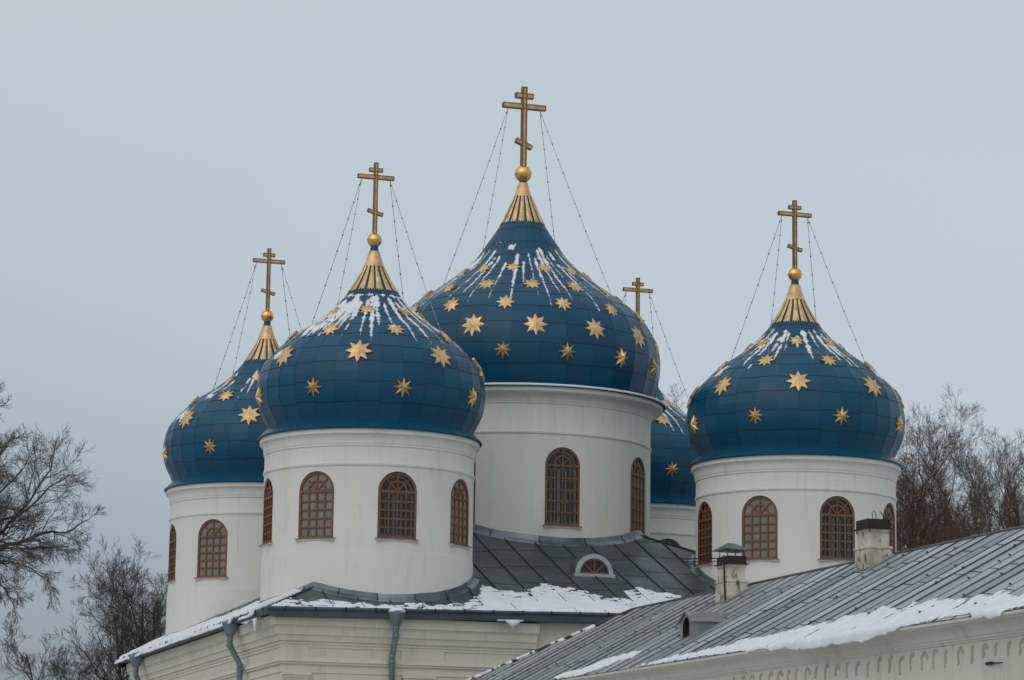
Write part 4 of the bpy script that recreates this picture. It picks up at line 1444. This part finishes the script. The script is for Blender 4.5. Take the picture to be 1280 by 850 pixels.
CFG = [(14, .36, 44, .38), (8, .48, 42, .15), (6, .60, 38, .12), (4, .72, 34, .12), (3, .70, 30, .15)]
RIGHT = [(1140, 488, 152, 'slender bare tree rising close beside the right hand dome', 2), (1176, 520, 158, 'bare tree with tangled crown just right of the right hand dome', 3),
         (1208, 528, 166, 'bare tree in the middle of the group above the grey roof', 3), (1244, 522, 155, 'tallest dark bare tree over the right part of the grey roof', 3),
         (1284, 535, 162, 'bare tree cut by the right edge of the picture', 3), (1158, 560, 170, 'lower bare tree deep in the tangle behind the second chimney', 2),
         (1226, 550, 174, 'lower bare tree behind the tallest tree over the grey roof', 3), (1268, 560, 178, 'lower bare tree deepest in the tangle near the right edge', 3)]
for i, (px, top, Y, lab, st) in enumerate(RIGHT):
    tall_tree(lab, px, top, Y, 100 + i * 7, CFG, .26, st)
tall_tree('bare tree tip showing in the gap between the rear and right hand domes', 848, 478, 158, 171, CFG, .28, 2)
CFG_L = [(16, .44, 50, .26), (8, .48, 42, .12), (6, .60, 38, .12), (4, .72, 34, .12), (2, .7, 30, .15)]
tall_tree('bare round-crowned tree standing against the far left drum', 172, 676, 140, 205, CFG_L, .22, 3, twig='grey_twig')
tall_tree('low bushy bare tree beside the snowy left eave', 116, 776, 138, 213, [(9, .36, 46, .35)] + CFG_L[1:], .12, 2, twig='grey_twig')
tall_tree('thin bare sapling at the bottom left', 44, 818, 134, 219, [(5, .14, 40, .7), (3, .5, 42, .2), (3, .5, 40, .2), (1, .5, 38, .2)], .06, 1, twig='grey_twig')

# the nearer tree that reaches in from the left
YL = 84
def pl(pts, dz=0.):
    return [at_px(x, y, YL + dz * i) for i, (x, y) in enumerate(pts)]
t = Tree(303, .0046, .05, .03, .17)
b = at_px(-95, 800, YL); b.z = -.1
trunk = [b, at_px(-92, 900, YL), at_px(-84, 800, YL), at_px(-66, 720, YL), at_px(-58, 640, YL), at_px(-55, 560, YL), at_px(-50, 500, YL)]
t.limb(trunk, .34, .10, [(0, 0, 0, 0)], 0) if False else t.emit([Vector(p) for p in trunk], [.36, .33, .29, .24, .19, .13, .07], 0)
C2 = [None, (17, .29, 40, .12), (7, .58, 38, .12), (5, .72, 34, .10), (2, .8, 30, .15)]
for pts, r0, dz, dr in (
        ([(-66, 722), (-30, 698), (0, 685), (31, 678), (67, 665), (92, 665), (122, 649)], .10, .25, .02),
        ([(-66, 720), (-30, 700), (0, 688), (55, 687), (98, 684)], .085, -.45, .09),
        ([(-62, 700), (-30, 690), (0, 674), (22, 655), (42, 630), (60, 606), (73, 588), (77, 572)], .095, .5, .0),
        ([(-60, 680), (-25, 668), (0, 654), (35, 643), (70, 612), (97, 592)], .075, -.3, .0),
        ([(-58, 650), (-30, 615), (-8, 590), (12, 565), (22, 548)], .08, .4, .0),
        ([(-62, 700), (-25, 705), (0, 722), (18, 737), (30, 762)], .055, .2, .20),
        ([(-62, 690), (-20, 700), (20, 700), (50, 712), (68, 724)], .05, -.6, .16),
        ([(-56, 600), (-30, 560), (-12, 525), (-2, 500)], .07, -.3, .0),
        ([(-58, 640), (-30, 640), (0, 625), (28, 600), (45, 575)], .06, .8, .0)):
    t.droop = dr
    t.limb(pl([(x - 10, y) for x, y in pts], dz), r0, .014, C2, 1)
t.finish('near bare tree whose drooping twiggy boughs reach in from the left edge', M['grey_twig'], tuple(b))

# ------------------------------------------------------------------ sky, light, camera
SUN_EL, SUN_AZ = rad(48), rad(215)           # azimuth clockwise from +Y
W = bpy.data.worlds.new('World'); SC.world = W; W.use_nodes = True
nt = W.node_tree
bg = nt.nodes['Background']; out = nt.nodes['World Output']
sky = nt.nodes.new('ShaderNodeTexSky'); sky.sky_type = 'NISHITA'; sky.sun_disc = False
sky.sun_elevation = SUN_EL; sky.sun_rotation = SUN_AZ; sky.air_density = 1.; sky.dust_density = 3.
nt.links.new(sky.outputs[0], bg.inputs['Color']); bg.inputs['Strength'].default_value = .05; sky.air_density = .6
tc = nt.nodes.new('ShaderNodeTexCoord'); sx = nt.nodes.new('ShaderNodeSeparateXYZ')
nt.links.new(tc.outputs['Generated'], sx.inputs[0])
cl = nt.nodes.new('ShaderNodeTexNoise'); cl.inputs['Scale'].default_value = 3.2; cl.inputs['Detail'].default_value = 3
mpn = nt.nodes.new('ShaderNodeMapping'); mpn.inputs['Scale'].default_value = (1, 1, 2.5)
nt.links.new(tc.outputs['Generated'], mpn.inputs[0]); nt.links.new(mpn.outputs[0], cl.inputs['Vector'])
def mth(op, a, b_=None):
    n = nt.nodes.new('ShaderNodeMath'); n.operation = op
    for i, v in enumerate((a, b_)):
        if v is None: continue
        if isinstance(v, (int, float)): n.inputs[i].default_value = v
        else: nt.links.new(v, n.inputs[i])
    return n.outputs[0]
lift = mth('ADD', sx.outputs['Z'], mth('MULTIPLY', mth('SUBTRACT', cl.outputs['Fac'], .5), .07))
lift = mth('ADD', lift, mth('MULTIPLY', sx.outputs['X'], .16))
col = ramp(nt, lift, [(0., (.15, .172, .19)), (.03, (.205, .230, .245)), (.10, (.348, .378, .378)), (.17, (.454, .494, .484)), (.25, (.492, .537, .522)), (.60, (.47, .50, .50)), (1., (.48, .505, .50))])
bg2 = nt.nodes.new('ShaderNodeBackground'); nt.links.new(col, bg2.inputs['Color']); bg2.inputs['Strength'].default_value = .92
ad = nt.nodes.new('ShaderNodeAddShader')
nt.links.new(bg.outputs[0], ad.inputs[0]); nt.links.new(bg2.outputs[0], ad.inputs[1]); nt.links.new(ad.outputs[0], out.inputs['Surface'])

sl = bpy.data.lights.new('sun', 'SUN'); sl.energy = .5; sl.angle = rad(110); sl.color = (1, .97, .93)
so = bpy.data.objects.new('sun', sl); COL.objects.link(so)
dirv = Vector((sin(SUN_AZ) * cos(SUN_EL), cos(SUN_AZ) * cos(SUN_EL), sin(SUN_EL)))
so.rotation_euler = dirv.to_track_quat('Z', 'Y').to_euler(); so.location = dirv * 200

cd = bpy.data.cameras.new('camera'); cam = bpy.data.objects.new('camera', cd); COL.objects.link(cam)
cd.sensor_width = 36; cd.lens = 36 * RES_F / 1280; cd.clip_start = .5; cd.clip_end = 9000
U = Vector((1, 0, 0)); V = Vector((0, -sin(PITCH), cos(PITCH))); F = Vector((0, cos(PITCH), sin(PITCH)))
rt = U * cos(ROLL) + V * sin(ROLL); up = -U * sin(ROLL) + V * cos(ROLL)
m4 = Matrix((rt, up, -F)).transposed().to_4x4(); m4.translation = CAM
cam.matrix_world = m4
SC.camera = cam
vs = SC.view_settings
vs.view_transform = 'Standard'; vs.look = 'None'; vs.exposure = 0; vs.gamma = 1; vs.use_curve_mapping = False
